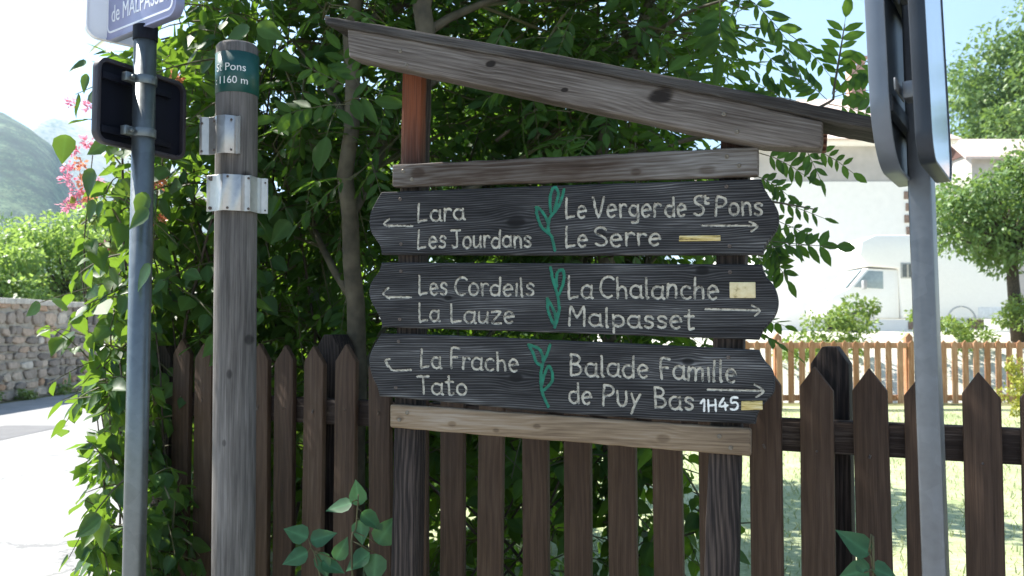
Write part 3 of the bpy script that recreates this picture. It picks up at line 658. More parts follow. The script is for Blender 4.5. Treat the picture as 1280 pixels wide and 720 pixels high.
# ================================================================== NEAR PICKET FENCE
FF = Frame((-1.34, 3.57), (1.22, 2.30))
def near_fence():
    root = thing('picket_fence', 'dark brown pointed picket fence running behind the carved signpost', 'fence', tuple(FF.o), FF.ang)
    tips = [(227, 423), (254, 427), (288, 428), (323, 429), (355, 431), (392, 432), (432, 430), (473, 435), (518, 437), (564, 440), (614, 443), (667, 446), (720, 449), (775, 452), (831, 454), (890, 456), (955, 457), (1020, 458), (1086, 460), (1152, 463), (1226, 465), (1300, 468)]
    W = .089
    shapes = [MB().prism([(-W / 2, .08), (W / 2, .08), (W / 2, -k), (0, 0), (-W / 2, -k)][0:0] or [(-W / 2, -1.3), (W / 2, -1.3), (W / 2, -.062 + k), (k, 0), (-W / 2, -.062 - k)], -.024, 0).mesh('picket', .003, 2) for k in (0, .006, -.005)]
    spots = [FF.uv(px, py, -.024) for px, py in tips]
    spots += [(spots[-1][0] + .132 * k, spots[-1][1] - .001 * k) for k in range(1, 10)]
    for i, (u, z) in enumerate(spots):
        o = link('picket', shapes[i % 3], M['picket'], root)
        o.location = (u, random.uniform(-.002, .002), z); o.rotation_euler = (random.uniform(-.006, .006), random.uniform(-.012, .012), random.uniform(-.02, .02))
        for zz in (-.235,):
            s = MB(); s.tube(np.array([(random.uniform(-.006, .006), -.0262, zz + random.uniform(-.02, .02)), (0, -.023, zz)]), .0035, 8); s.build('nail', M['bolt'], root).location = o.location
    u0, _ = FF.uv(214, 500); u1 = spots[-1][0] + .05
    for dz in (-.23, -.98):
        z = 1.44 + dz
        a = MB().box(((u0 + u1) / 2, .0235, z - .01), (u1 - u0 + .1, .045, .092)); a.build('rail', M['rail'], root, .005)
    for (px, top) in ((420, 418), (1039, 433), (214, 432), (1400, 440)):
        u, z = FF.uv(px, top, .1)
        w = .052
        MB().prism([(u - w, -.0), (u + w, 0), (u + w, z - .05), (u + w * .36, z), (u - w * .36, z), (u - w, z - .05)], .05, .15).build('post', M['post_dark'], root, .003)
near_fence()

# ================================================================== THE SIGNPOST
sg = thing('wooden_signpost', 'roofed wooden signpost with three carved black direction boards before the fence', 'signpost', tuple(SF.o), SF.ang)
def suv(px, py, y=0.0): return SF.uv(px, py, y)
YB, YT = 0.0, .026                    # front and back of the boards
def screws(parent, pts, y=0.0, r=.0052, mat='screw'):
    for (px, py) in pts:
        u, z = suv(px, py, y); s = MB()
        a = np.linspace(0, 2 * math.pi, 14, endpoint=False)
        V = [(u + r * math.cos(t), y - .0022, z + r * math.sin(t)) for t in a] + [(u + r * .45 * math.cos(t), y - .0018, z + r * .45 * math.sin(t)) for t in a] + [(u, y + .001, z)] + [(u + r * 1.1 * math.cos(t), y + .002, z + r * 1.1 * math.sin(t)) for t in a]
        n = 14; F = []
        for k in range(n):
            j = (k + 1) % n; F += [(k, j, n + j, n + k), (n + k, n + j, 2 * n), (2 * n + 1 + k, 2 * n + 1 + j, j, k)]
        s.add(V, F); s.build('screw', M[mat], parent, smooth=True)
def bar(name, quad, y0, y1, mat, bevel=.004, segs=2, parent=sg, sag=True):
    q = [suv(px, py, y0) for px, py in quad]          # anticlockwise from bottom left
    pts = []
    for i in range(len(q)):
        a, b = np.array(q[i]), np.array(q[(i + 1) % len(q)]); L = np.linalg.norm(b - a)
        n = max(1, int(L / .035)) if sag else 1
        d = (b - a) / max(L, 1e-6); pn = np.array([-d[1], d[0]])
        for k in range(n):
            w = 0 if k == 0 else random.uniform(-.0011, .0011)
            pts.append(tuple(a + (b - a) * k / n + pn * w))
    return MB().prism(pts, y0, y1).build(name, mat, parent, bevel, segs)
# posts
def post(quad, y0, y1):
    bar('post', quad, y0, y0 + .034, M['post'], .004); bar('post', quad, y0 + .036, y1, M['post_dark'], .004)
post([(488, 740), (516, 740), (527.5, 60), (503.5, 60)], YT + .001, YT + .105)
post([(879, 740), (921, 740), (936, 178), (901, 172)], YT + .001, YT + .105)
# boards with carved letters -------------------------------------------------
def arc(cx, cy, rx, ry, a0, a1, n=10):
    t = np.radians(np.linspace(a0, a1, n)); return [(cx + rx * math.cos(q), cy + ry * math.sin(q)) for q in t]
X = .62
G = {
 'L': (.42, [[(.0, 1), (.0, .02), (.12, .0), (.36, .05)]]),
 'a': (.46, [arc(.2, .3, .2, .3, 55, 330), [(.4, .6), (.39, .08), (.46, .0)]]),
 'r': (.32, [[(.03, .62), (.05, 0)], [(.05, .36)] + arc(.2, .42, .14, .2, 150, 40, 6)]),
 'e': (.42, [[(.03, .3), (.36, .36)] + arc(.2, .3, .18, .32, 10, 310, 11)]),
 's': (.36, [[(.32, .5), (.24, .6), (.12, .6), (.05, .5), (.08, .38), (.22, .3), (.3, .2), (.27, .05), (.15, -.01), (.03, .06)]]),
 'J': (.5, [[(.0, .98), (.46, 1)], [(.28, .98), (.29, .15), (.22, .0), (.1, .0), (.03, .1)]]),
 'o': (.42, [arc(.2, .3, .19, .31, 90, 450, 14)]),
 'u': (.42, [[(.02, .6), (.03, .15), (.12, 0), (.24, .03), (.34, .2)], [(.36, .6), (.36, .05), (.4, 0)]]),
 'd': (.46, [arc(.2, .28, .19, .29, 60, 330), [(.4, 1), (.39, .0)]]),
 'n': (.42, [[(.03, .62), (.04, 0)], [(.04, .36), (.12, .54), (.22, .6), (.32, .52), (.35, .36), (.36, 0)]]),
 'C': (.52, [arc(.3, .5, .29, .5, 50, 300, 13)]),
 'i': (.12, [[(.06, .62), (.06, 0)]]),
 'l': (.16, [[(.05, 1), (.05, .06), (.1, 0)]]),
 'z': (.4, [[(.02, .6), (.36, .6), (.03, .02), (.38, .0)]]),
 'V': (.5, [[(0, 1), (.22, 0), (.46, 1)]]),
 'g': (.44, [arc(.2, .3, .18, .28, 60, 330), [(.38, .6), (.38, -.2), (.28, -.36), (.12, -.34)]]),
 'S': (.46, [[(.42, .86), (.32, .99), (.16, .99), (.05, .85), (.08, .66), (.24, .53), (.38, .4), (.42, .22), (.34, .05), (.18, 0), (.04, .1)]]),
 'P': (.48, [[(.04, 0), (.04, 1)], [(.04, 1), (.26, .98), (.41, .86), (.42, .66), (.28, .5), (.05, .46)]]),
 't': (.34, [[(.14, .98), (.13, .1), (.2, 0), (.3, .06)], [(.0, .66), (.3, .68)]]),
 'h': (.42, [[(.03, 1), (.04, 0)], [(.04, .34), (.14, .52), (.24, .56), (.33, .46), (.35, .3), (.36, 0)]]),
 'c': (.4, [arc(.22, .3, .2, .31, 50, 310, 10)]),
 'M': (.6, [[(.02, 0), (.05, 1), (.28, .42), (.5, 1), (.54, 0)]]),
 'p': (.44, [[(.03, .62), (.03, -.34)], arc(.2, .3, .19, .29, 130, -130, 10)]),
 'B': (.48, [[(.04, 0), (.04, 1)], [(.04, 1), (.28, .95), (.36, .78), (.26, .58), (.05, .53)], [(.05, .53), (.32, .48), (.42, .28), (.32, .06), (.04, .0)]]),
 'F': (.42, [[(.05, 0), (.05, 1), (.38, 1.0)], [(.05, .55), (.3, .56)]]),
 'm': (.64, [[(.03, .62), (.04, 0)], [(.04, .38), (.13, .56), (.23, .58), (.3, .46), (.31, 0)], [(.31, .4), (.4, .56), (.5, .58), (.57, .46), (.58, 0)]]),
 'U': (.46, [[(.03, .72), (.04, .2), (.13, .02), (.26, .02), (.37, .2), (.39, .72)]]),
 'y': (.42, [[(.02, .64), (.18, .12)], [(.38, .64), (.18, .12), (.06, -.34)]]),
 'T': (.48, [[(.0, .98), (.46, 1)], [(.23, .98), (.24, 0)]]),
 '1': (.26, [[(.02, .72), (.18, 1), (.18, 0)]]),
 'H': (.44, [[(.03, .95), (.03, 0)], [(.38, .95), (.38, 0)], [(.03, .48), (.38, .5)]]),
 '4': (.44, [[(.26, 1), (.02, .35), (.42, .38)], [(.3, .62), (.3, 0)]]),
 '5': (.42, [[(.38, 1), (.1, .98), (.07, .58), (.26, .62), (.37, .42), (.34, .16), (.2, .0), (.03, .06)]]),
}
def word_strokes(txt, x0, x1, b0, b1, cap, yl):
    ws = [G[c][0] for c in txt]; gap = .1; total = sum(ws) + gap * (len(ws) - 1) - .03
    sx = (x1 - x0) / total; x = 0; out = []
    for c, w in zip(txt, ws):
        jy, jr, js = random.uniform(-.03, .03), random.uniform(-.05, .05), random.uniform(.95, 1.05)
        for st in G[c][1]:
            pts = []
            for (gx, gy) in st:
                gx2 = gx + jr * (gy - .4); gy2 = gy * js + jy
                X_ = x0 + (x + gx2) * sx; base = b0 + (b1 - b0) * (X_ - yl[0]) / max(yl[1] - yl[0], 1)
                pts.append((X_, base - gy2 * cap))
            out.append(pts)
        x += w + gap
    return out
Z5 = lambda x, y: (440 + x / 3.4286, 180 + y / 3.4286); Z7 = lambda x, y: (440 + x / 3.4286, 380 + y / 3.4286)
Z6 = lambda x, y: (680 + x / 3.428, 180 + y / 3.428); Z8 = lambda x, y: (680 + x / 3.428, 380 + y / 3.428)
def line(Z, words, b0, b1, cap):
    """words: (text, x0, x1) in crop units, one baseline b0 -> b1"""
    xs = [w[1] for w in words] + [w[2] for w in words]; lo, hi = min(xs), max(xs); out = []
    pb0, pb1 = Z(0, b0)[1], Z(0, b1)[1]; pl = (Z(lo, 0)[0], Z(hi, 0)[0])
    for (t, a, b) in words: out += word_strokes(t, Z(a, 0)[0], Z(b, 0)[0], pb0, pb1, cap / 3.43, pl)
    return out
def pl(Z, *pts): return [Z(*p) for p in pts]
def smoothed(pts, k=4):
    pts = np.array(pts, float); n = len(pts)
    if n < 3: return pts
    out = []
    for i in range(n - 1):
        p0, p1, p2, p3 = pts[max(i - 1, 0)], pts[i], pts[i + 1], pts[min(i + 2, n - 1)]
        for t in np.linspace(0, 1, k, endpoint=False):
            out.append(.5 * ((2 * p1) + (-p0 + p2) * t + (2 * p0 - 5 * p1 + 4 * p2 - p3) * t * t + (-p0 + 3 * p1 - 3 * p2 + p3) * t ** 3))
    out.append(pts[-1]); return np.array(out)
def carved_board(left, right, top, bottom, inks, label, patches=(), scr=()):
    """left/right outlines top->bottom, top/bottom edges left->right (pixels on the sign's own plane); letters are cut into the surface"""
    nu, nv = 860, 150
    def cur(pts, n):
        q = np.array([suv(*p) for p in smoothed(pts)]); d = np.r_[0, np.cumsum(np.linalg.norm(np.diff(q, axis=0), axis=1))]
        s = np.linspace(0, d[-1], n); return np.stack([np.interp(s, d, q[:, 0]), np.interp(s, d, q[:, 1])], 1)
    Lc, Rc = cur(left, nv)[::-1], cur(right, nv)[::-1]; Tc, Bc = cur(top, nu), cur(bottom, nu)
    Tc[0], Tc[-1], Bc[0], Bc[-1] = Lc[-1], Rc[-1], Lc[0], Rc[0]
    s = np.linspace(0, 1, nu)[None, :, None]; t = np.linspace(0, 1, nv)[:, None, None]
    Q = (1 - s) * Lc[:, None] + s * Rc[:, None] + (1 - t) * Bc[None] + t * Tc[None] - ((1 - s) * (1 - t) * Lc[0] + s * (1 - t) * Rc[0] + (1 - s) * t * Lc[-1] + s * t * Rc[-1])
    # groove depth from the distance to each stroke
    U, Zz = Q[..., 0], Q[..., 1]; mask = np.zeros(U.shape, np.int8); depth = np.zeros(U.shape)
    for ink, (strokes, rad, dep, _a, _b) in enumerate(inks, 1):
        for st in strokes:
            q = np.array([suv(*p) for p in smoothed(st, 3)])
            for a, b in zip(q[:-1], q[1:]):
                m = (U > min(a[0], b[0]) - rad * 1.6) & (U < max(a[0], b[0]) + rad * 1.6) & (Zz > min(a[1], b[1]) - rad * 1.6) & (Zz < max(a[1], b[1]) + rad * 1.6)
                if not m.any(): continue
                p = np.stack([U[m], Zz[m]], 1); ab = b - a; w = np.clip(((p - a) @ ab) / max(ab @ ab, 1e-12), 0, 1)
                d = np.linalg.norm(p - a - w[:, None] * ab, axis=1) / (rad * (1 + .12 * np.sin(p[:, 0] * 310) * np.sin(p[:, 1] * 270)))
                dd = depth[m]; dd = np.maximum(dd, dep * np.sqrt(np.clip(1 - (d / 1.12) ** 2, 0, 1))); depth[m] = dd
                mk = mask[m]; mk[d < 1] = ink; mask[m] = mk
    # rounded front arris
    edge = np.minimum(np.minimum(np.arange(nu)[None] * 1.0 + 0 * t[..., 0], (nu - 1 - np.arange(nu))[None] + 0 * t[..., 0]), np.minimum(np.arange(nv)[:, None], (nv - 1 - np.arange(nv))[:, None]) + 0 * s[..., 0])
    rnd = np.clip(1 - edge / 3.5, 0, 1) ** 2 * .0032
    V = np.stack([U, YB + depth + rnd, Zz], -1).reshape(-1, 3)
    i = np.arange(nu * nv).reshape(nv, nu); F = np.stack([i[:-1, :-1], i[:-1, 1:], i[1:, 1:], i[1:, :-1]], -1).reshape(-1, 4)
    fm = np.minimum(np.minimum(mask[:-1, :-1], mask[:-1, 1:]), np.minimum(mask[1:, 1:], mask[1:, :-1])).reshape(-1)
    loop = np.r_[i[0, :], i[1:, -1], i[-1, -2::-1], i[-2:0:-1, 0]]; nb = len(V); k = len(loop)
    bk = V[loop].copy(); bk[:, 1] = YT
    jj = np.arange(k); side = np.stack([loop, nb + jj, nb + (jj + 1) % k, np.roll(loop, -1)], 1)
    cen = bk.mean(0); VV = np.r_[V, bk, cen[None]]
    rim_back = np.stack([nb + jj, np.full(k, nb + k), np.full(k, nb + k), nb + (jj + 1) % k], 1)
    wf = np.r_[F[fm == 0], side]
    me = np_mesh('direction_board', VV, wf)
    bd = link('direction_board', me, M['board'], sg, False); bd['label'] = label
    sm = np.zeros(len(me.polygons), bool); sm[:int((fm == 0).sum())] = True; me.polygons.foreach_set('use_smooth', sm)
    bq = MB().prism([tuple(p) for p in bk[::12, [0, 2]]], YT - .001, YT).build('board_back', M['board'], bd)
    for ink in range(1, len(inks) + 1):
        f = F[fm == ink]
        if not len(f): continue
        used, inv = np.unique(f, return_inverse=True)
        me2 = np_mesh(inks[ink - 1][3], V[used] , inv.reshape(-1, 4)); link(inks[ink - 1][3], me2, M[inks[ink - 1][4]], bd, True)
    for (poly, mat) in patches:
        q = [suv(*p) for p in poly]; MB().prism(q, -.0022, .004).build('waymark', M[mat], bd, .0015, 2)
    screws(bd, scr, YB, .0046, 'bolt')
    return bd
WR, WD = .0037, .0032
def inks(text, arrows, leaf):
    side = lambda L, left: [q for q in L if (np.mean([p[0] for p in q]) < 690) == left]
    return [(side(text, True), WR, WD, 'lettering', 'paint'), (side(text, False), WR, WD, 'lettering', 'paint'), (side(arrows, True), .0034, .0026, 'arrow', 'paint'),
            (side(arrows, False), .003, .0025, 'arrow', 'paint'), (leaf, .0046, .003, 'leaf_motif', 'green_paint')]
# board 1
b1_text = line(Z5, [('Lara', 283, 478)], 331, 324, 76) + line(Z5, [('Les', 283, 400), ('Jourdans', 424, 764)], 446, 441, 76) + \
    line(Z6, [('Le', 95, 178), ('Verger', 210, 498), ('de', 518, 607), ('S', 640, 684), ('Pons', 733, 934)], 314, 303, 82) + \
    [pl(Z6, (690, 222), (690, 252), (705, 254)), pl(Z6, (680, 234), (704, 232))] + line(Z6, [('Le', 95, 182), ('Serre', 215, 498)], 438, 434, 80)
arr = lambda Z, *st: [pl(Z, *q) for q in st]
b1_arr = arr(Z5, [(158, 322), (135, 341), (157, 355)], [(150, 350), (258, 352)]) + arr(Z6, [(676, 350), (914, 350)], [(880, 333), (915, 351), (888, 375)])
b1_leaf = [pl(Z5, (868, 455), (856, 400), (840, 375), (845, 320), (868, 290), (890, 255), (908, 195)), pl(Z5, (850, 290), (848, 235), (858, 192), (872, 186), (884, 215), (872, 258), (866, 290)), pl(Z5, (838, 380), (805, 345), (788, 272), (815, 290), (836, 330), (842, 372))]
carved_board(pl(Z5, (125, 206), (100, 248), (80, 290), (73, 330), (80, 375), (100, 408), (120, 440), (125, 474)),
    pl(Z6, (930, 150), (941, 185), (965, 225), (995, 270), (1006, 310), (1000, 360), (975, 400), (947, 440), (938, 474)),
    [(476.5, 240), (560, 237), (700, 231.5), (951, 223.8)], [(476.5, 318.2), (700, 318.8), (953.6, 318.2)],
    inks(b1_text, b1_arr, b1_leaf), 'top carved board, Lara and Le Verger de St Pons',
    [(pl(Z6, (578, 417), (757, 415), (756, 391), (580, 393)), 'patch_yellow')], pl(Z5, (207, 236), (210, 428)) + pl(Z6, (782, 182), (795, 437)))
# board 2
b2_text = line(Z5, [('Les', 288, 405), ('Cordeils', 440, 778)], 643, 650, 78) + line(Z7, [('La', 288, 372), ('Lauze', 425, 692)], 74, 83, 76) + \
    line(Z6, [('La', 106, 206), ('Chalanche', 240, 745)], 658, 662, 88) + line(Z8, [('Malpasset', 106, 642)], 92, 107, 80)
b2_arr = arr(Z5, [(155, 617), (132, 642), (160, 662)], [(160, 657), (252, 657)]) + arr(Z8, [(690, 22), (924, 28)], [(890, 6), (925, 28), (903, 51)])
Z57 = lambda x, y: Z5(x, y)
b2_leaf = [pl(Z5, (850, 530), (862, 590), (878, 640), (887, 700), (880, 745), (868, 785)), pl(Z5, (876, 610), (876, 560), (890, 540), (906, 545), (906, 590), (886, 645)), pl(Z5, (836, 662), (838, 705), (850, 745), (868, 775), (872, 740), (858, 700), (838, 664))]
carved_board(pl(Z5, (125, 508), (114, 545), (82, 590), (72, 630), (80, 672)) + pl(Z7, (103, 30), (122, 70), (127, 100)),
    pl(Z6, (930, 515), (945, 560), (980, 600), (1000, 648)) + pl(Z8, (1003, 10), (985, 60), (940, 112), (920, 155)),
    [(476.5, 328.2), (640, 328.6), (800, 329.5), (951, 330.5)], [(477, 409), (700, 416), (948.4, 425)],
    inks(b2_text, b2_arr, b2_leaf), 'middle carved board, Les Cordeils and La Chalanche',
    [(pl(Z6, (796, 660), (907, 660), (906, 592), (795, 592)), 'patch')], pl(Z5, (210, 545)) + pl(Z7, (205, 65)) + pl(Z6, (797, 549)))
# board 3
b3_text = line(Z7, [('La', 296, 378), ('Frache', 420, 710)], 272, 287, 80) + line(Z7, [('Tato', 280, 488)], 384, 390, 78) + \
    line(Z8, [('Balade', 110, 446), ('Famille', 497, 822)], 304, 334, 88) + line(Z8, [('de', 106, 202), ('PUy', 250, 412), ('Bas', 472, 638)], 425, 454, 84)
b3_arr = arr(Z7, [(160, 236), (142, 243), (152, 268)], [(146, 246), (160, 270), (178, 285), (252, 283)]) + arr(Z8, [(700, 367), (940, 373)], [(902, 346), (941, 373), (910, 399)])
b3_leaf = [pl(Z7, (848, 175), (832, 222), (814, 262), (808, 335), (818, 390), (840, 440)), pl(Z7, (755, 175), (798, 190), (816, 222), (818, 250)), pl(Z7, (755, 175), (778, 215), (788, 250), (812, 264)), pl(Z7, (812, 345), (828, 290), (845, 266), (860, 315), (846, 345), (822, 368))]
b3_time = line(Z8, [('1H45', 670, 832)], 460, 453, 50)
carved_board(pl(Z7, (125, 126), (100, 165), (78, 210), (72, 250), (85, 310), (105, 350), (117, 395)),
    pl(Z8, (920, 197), (940, 240), (975, 280), (987, 325), (984, 380), (950, 420), (915, 470), (905, 515)),
    [(476.5, 416.7), (560, 419), (680, 424.5), (810, 430.5), (948.4, 437.5)], [(474.1, 495.2), (560, 503), (680, 514.8), (810, 524), (944, 530.2)],
    inks(b3_text, b3_arr, b3_leaf) + [(b3_time, .0032, .001, 'walking_time', 'paint_white')], 'bottom carved board, La Frache and Balade Famille',
    [(pl(Z8, (845, 455), (937, 453), (936, 414), (846, 416)), 'patch_yellow')], pl(Z7, (200, 160), (188, 358)) + pl(Z8, (790, 228)))
# crossbars, beams, roof
t1 = bar('crossbar', [(490, 233.4), (947.8, 220), (947.8, 183), (490, 205.7)], 0, YT, M['bar_dark'], .005, 3)
screws(t1, pl(Z5, (220, 116), (257, 151)) + pl(Z6, (783, 54), (835, 93)), 0)
t2 = bar('crossbar', [(487, 534.6), (938.5, 571), (938.7, 536), (487, 505.4)], 0, YT, M['bar_tan'], .006, 3)
screws(t2, pl(Z7, (237, 466), (203, 497)) + pl(Z8, (752, 568), (800, 617)), 0)
bm_ = bar('beam', [(436, 71.5), (953, 182), (1027, 185.5), (1029, 172), (1029, 151.5), (900, 121.5), (740, 90.5), (560, 58), (433.5, 35)], -.045, YT, M['beam'], .006, 3)
screws(bm_, [(500.5, 63.5), (508.5, 81.5), (905, 142.5), (921, 164.5)], -.045)
bar('beam', [(440, 71.5), (953, 184), (1033, 188), (1035, 151), (900, 119), (740, 88), (560, 56), (440, 34)], YT + .106, YT + .15, M['soffit'], .004)
def roof():
    y0, y1 = -.056, .10
    top = [(405, 19.5), (560, 45), (740, 76), (900, 107), (1027, 132.5), (1100, 147.5)]; bot = [(406, 30), (560, 57.5), (740, 90), (900, 121), (1027, 149), (1098.5, 162.5)]
    def edge(p, n=60):
        q = np.array([suv(*a, y0) for a in smoothed(p, 6)]); d = np.linspace(0, 1, n); t = np.linspace(0, 1, len(q))
        return [(float(np.interp(k, t, q[:, 0])), float(np.interp(k, t, q[:, 1])) + random.uniform(-.001, .001)) for k in d]
    pts = edge(bot) + edge(top)[::-1]
    # thin felted cover at the left growing into the plank at the right, butted on the beam
    MB().prism(pts, y0, y1).build('roof', M['roofboard'], sg, .004, 2)
roof()

# ================================================================== STREET-NAME POLE (left)
def text_mesh(txt, size, depth=.0006, align='LEFT'):
    c = bpy.data.curves.new('text', 'FONT'); c.body = txt; c.size = size; c.extrude = depth; c.align_x = align; c.resolution_u = 4
    o = bpy.data.objects.new('text', c); COL.objects.link(o); bpy.context.view_layer.update()
    me = bpy.data.meshes.new_from_object(o.evaluated_get(bpy.context.evaluated_depsgraph_get()))
    bpy.data.objects.remove(o); bpy.data.curves.remove(c); return me
def rr_poly(w, h, r, n=12):
    out = []
    for cx, cy, a in ((w / 2 - r, -h / 2 + r, -90), (w / 2 - r, h / 2 - r, 0), (-w / 2 + r, h / 2 - r, 90), (-w / 2 + r, -h / 2 + r, 180)):
        out += [(cx + r * math.cos(R(a + 90 * k / n)), cy + r * math.sin(R(a + 90 * k / n))) for k in range(n + 1)]
    return out
def frame_mesh(w, h, r, t, y0, y1):
    """rounded rectangular ring"""
    o, i = rr_poly(w, h, r), rr_poly(w - 2 * t, h - 2 * t, max(r - t, .004)); n = len(o); m = MB()
    V = [(x, y0, z) for x, z in o] + [(x, y0, z) for x, z in i] + [(x, y1, z) for x, z in o] + [(x, y1, z) for x, z in i]; F = []
    for k in range(n):
        j = (k + 1) % n
        F += [(k, j, n + j, n + k), (2 * n + k, 3 * n + k, 3 * n + j, 2 * n + j), (k, 2 * n + k, 2 * n + j, j), (n + k, n + j, 3 * n + j, 3 * n + k)]
    return m.add(V, F)
def child_at(o, loc, rz): o.location = loc; o.rotation_euler = (0, 0, rz); return o
def sign_pole():
    bx, by = -1.019, 2.40
    base = np.array([bx - .012, by, 0]); ang_top = P(179, 100, by)
    root = thing('sign_pole', 'round galvanised pole with a lilac street name plate and a dark sign seen from behind', 'sign pole', tuple(base))
    pb, pt = P(167.5, 720, by), P(182, 36, by); s = (pt - pb) / (pt[2] - pb[2]); foot = pb + s * (0 - pb[2])
    r = .0298
    ax = lambda z: foot + s * z - base
    m = MB(); m.tube(np.array([ax(0), ax(1.0), ax(pt[2])]), r, 28); m.build('pole', M['galv_pole'], root, smooth=False)
    for p in root.children[0].data.polygons: p.use_smooth = abs(p.normal.z) < .5
    cp_ = MB(); cp_.tube(np.array([ax(pt[2] - .035), ax(pt[2] + .006)]), r + .003, 28); cp_.build('pole_cap', M['dark_back'], root, .002)
    # dark sign seen from behind: plane through px 118..220
    d = nrm(np.array([.42, .9, 0])); n = np.array([d[1], -d[0], 0]); rz = math.atan2(d[1], d[0])
    P0 = np.array([bx - .050, by + .022, 0]); c = P0 + d * .045; zc = float(P(150, 132, 2.40)[2]); c[2] = zc
    loc = c - base
    pn = MB().prism(rr_poly(.30, .222, .03), -.0, .004).build('back_panel', M['dark_back'], root); child_at(pn, loc, rz)
    fr = frame_mesh(.312, .234, .034, .012, -.014, .008).build('rim', M['rim'], pn, .002)
    for z in (.068, -.078):
        MB().box((-.02, -.007, z), (.24, .012, .02)).build('rail', M['dark_back'], pn, .002)
        cl = MB(); q = ax(zc + z + .0)
        cl.tube(np.array([q - np.array([0, 0, .012]), q + np.array([0, 0, .012])]), r + .0035, 28)
        k = cl.build('clamp', M['galv_pole'], root, .001)
        lug = MB(); g_ = q - d * .046; lug.box(tuple(g_ - n * .008), (.03, .02, .024), Matrix.Rotation(rz, 3, 'Z'))
        lug.tube(np.array([g_ - n * .004, g_ + n * .012]), .006, 8); lug.build('lug', M['galv_pole'], k, .001)
    # street name plate, face to us
    l_, r_ = P(131.5, 50, 2.50), P(219, 12, 2.28)
    dv = r_ - l_; dv[2] = 0; w = float(np.linalg.norm(dv)) + .012; rz = math.atan2(dv[1], dv[0]); e = nrm(dv)
    zb = float(l_[2]) - .004; h = .26; cc = l_ + e * (w / 2 - .006); cc[2] = zb + h / 2
    pl_ = MB().prism(rr_poly(w, h, .034), 0, .014).build('name_plate', M['name_blue'], root, .002); child_at(pl_, cc - base, rz)
    frame_mesh(w + .006, h + .006, .037, .005, -.003, .022).build('rim', M['name_edge'], pl_, .001)
    frame_mesh(w - .034, h - .034, .022, .0055, -.0012, .002).build('border', M['name_white'], pl_)
    tm = text_mesh('de MALPASSET', .058); lt = link('lettering', tm, M['name_white'], pl_)
    xs = [v.co.x for v in tm.vertices]; wd_ = max(xs) - min(xs); k = (w - .075) / wd_
    lt.rotation_euler = (R(90), 0, 0); lt.location = (-w / 2 + .04, -.0008, -h / 2 + .047); lt.scale = (k, 1.2, 1)
    # white plate behind, edge on
    d2 = nrm(np.array([.72, .69, 0])); rz2 = math.atan2(d2[1], d2[0]); a = P(111, 40, 2.46); b = a + d2 * .15
    c2 = (a + b) / 2; c2[2] = a[2] + .12
    wp = MB().prism(rr_poly(.16, .26, .034), 0, .012).build('side_plate', M['name_white'], root, .002); child_at(wp, c2 - base, rz2)
    frame_mesh(.166, .266, .037, .005, -.003, .016).build('rim', M['name_white'], wp, .001)
    MB().tube(np.array([ax(pt[2] - .01), ax(pt[2] + .2)]), r * .55, 16).build('bracket', M['dark_back'], root)
sign_pole()

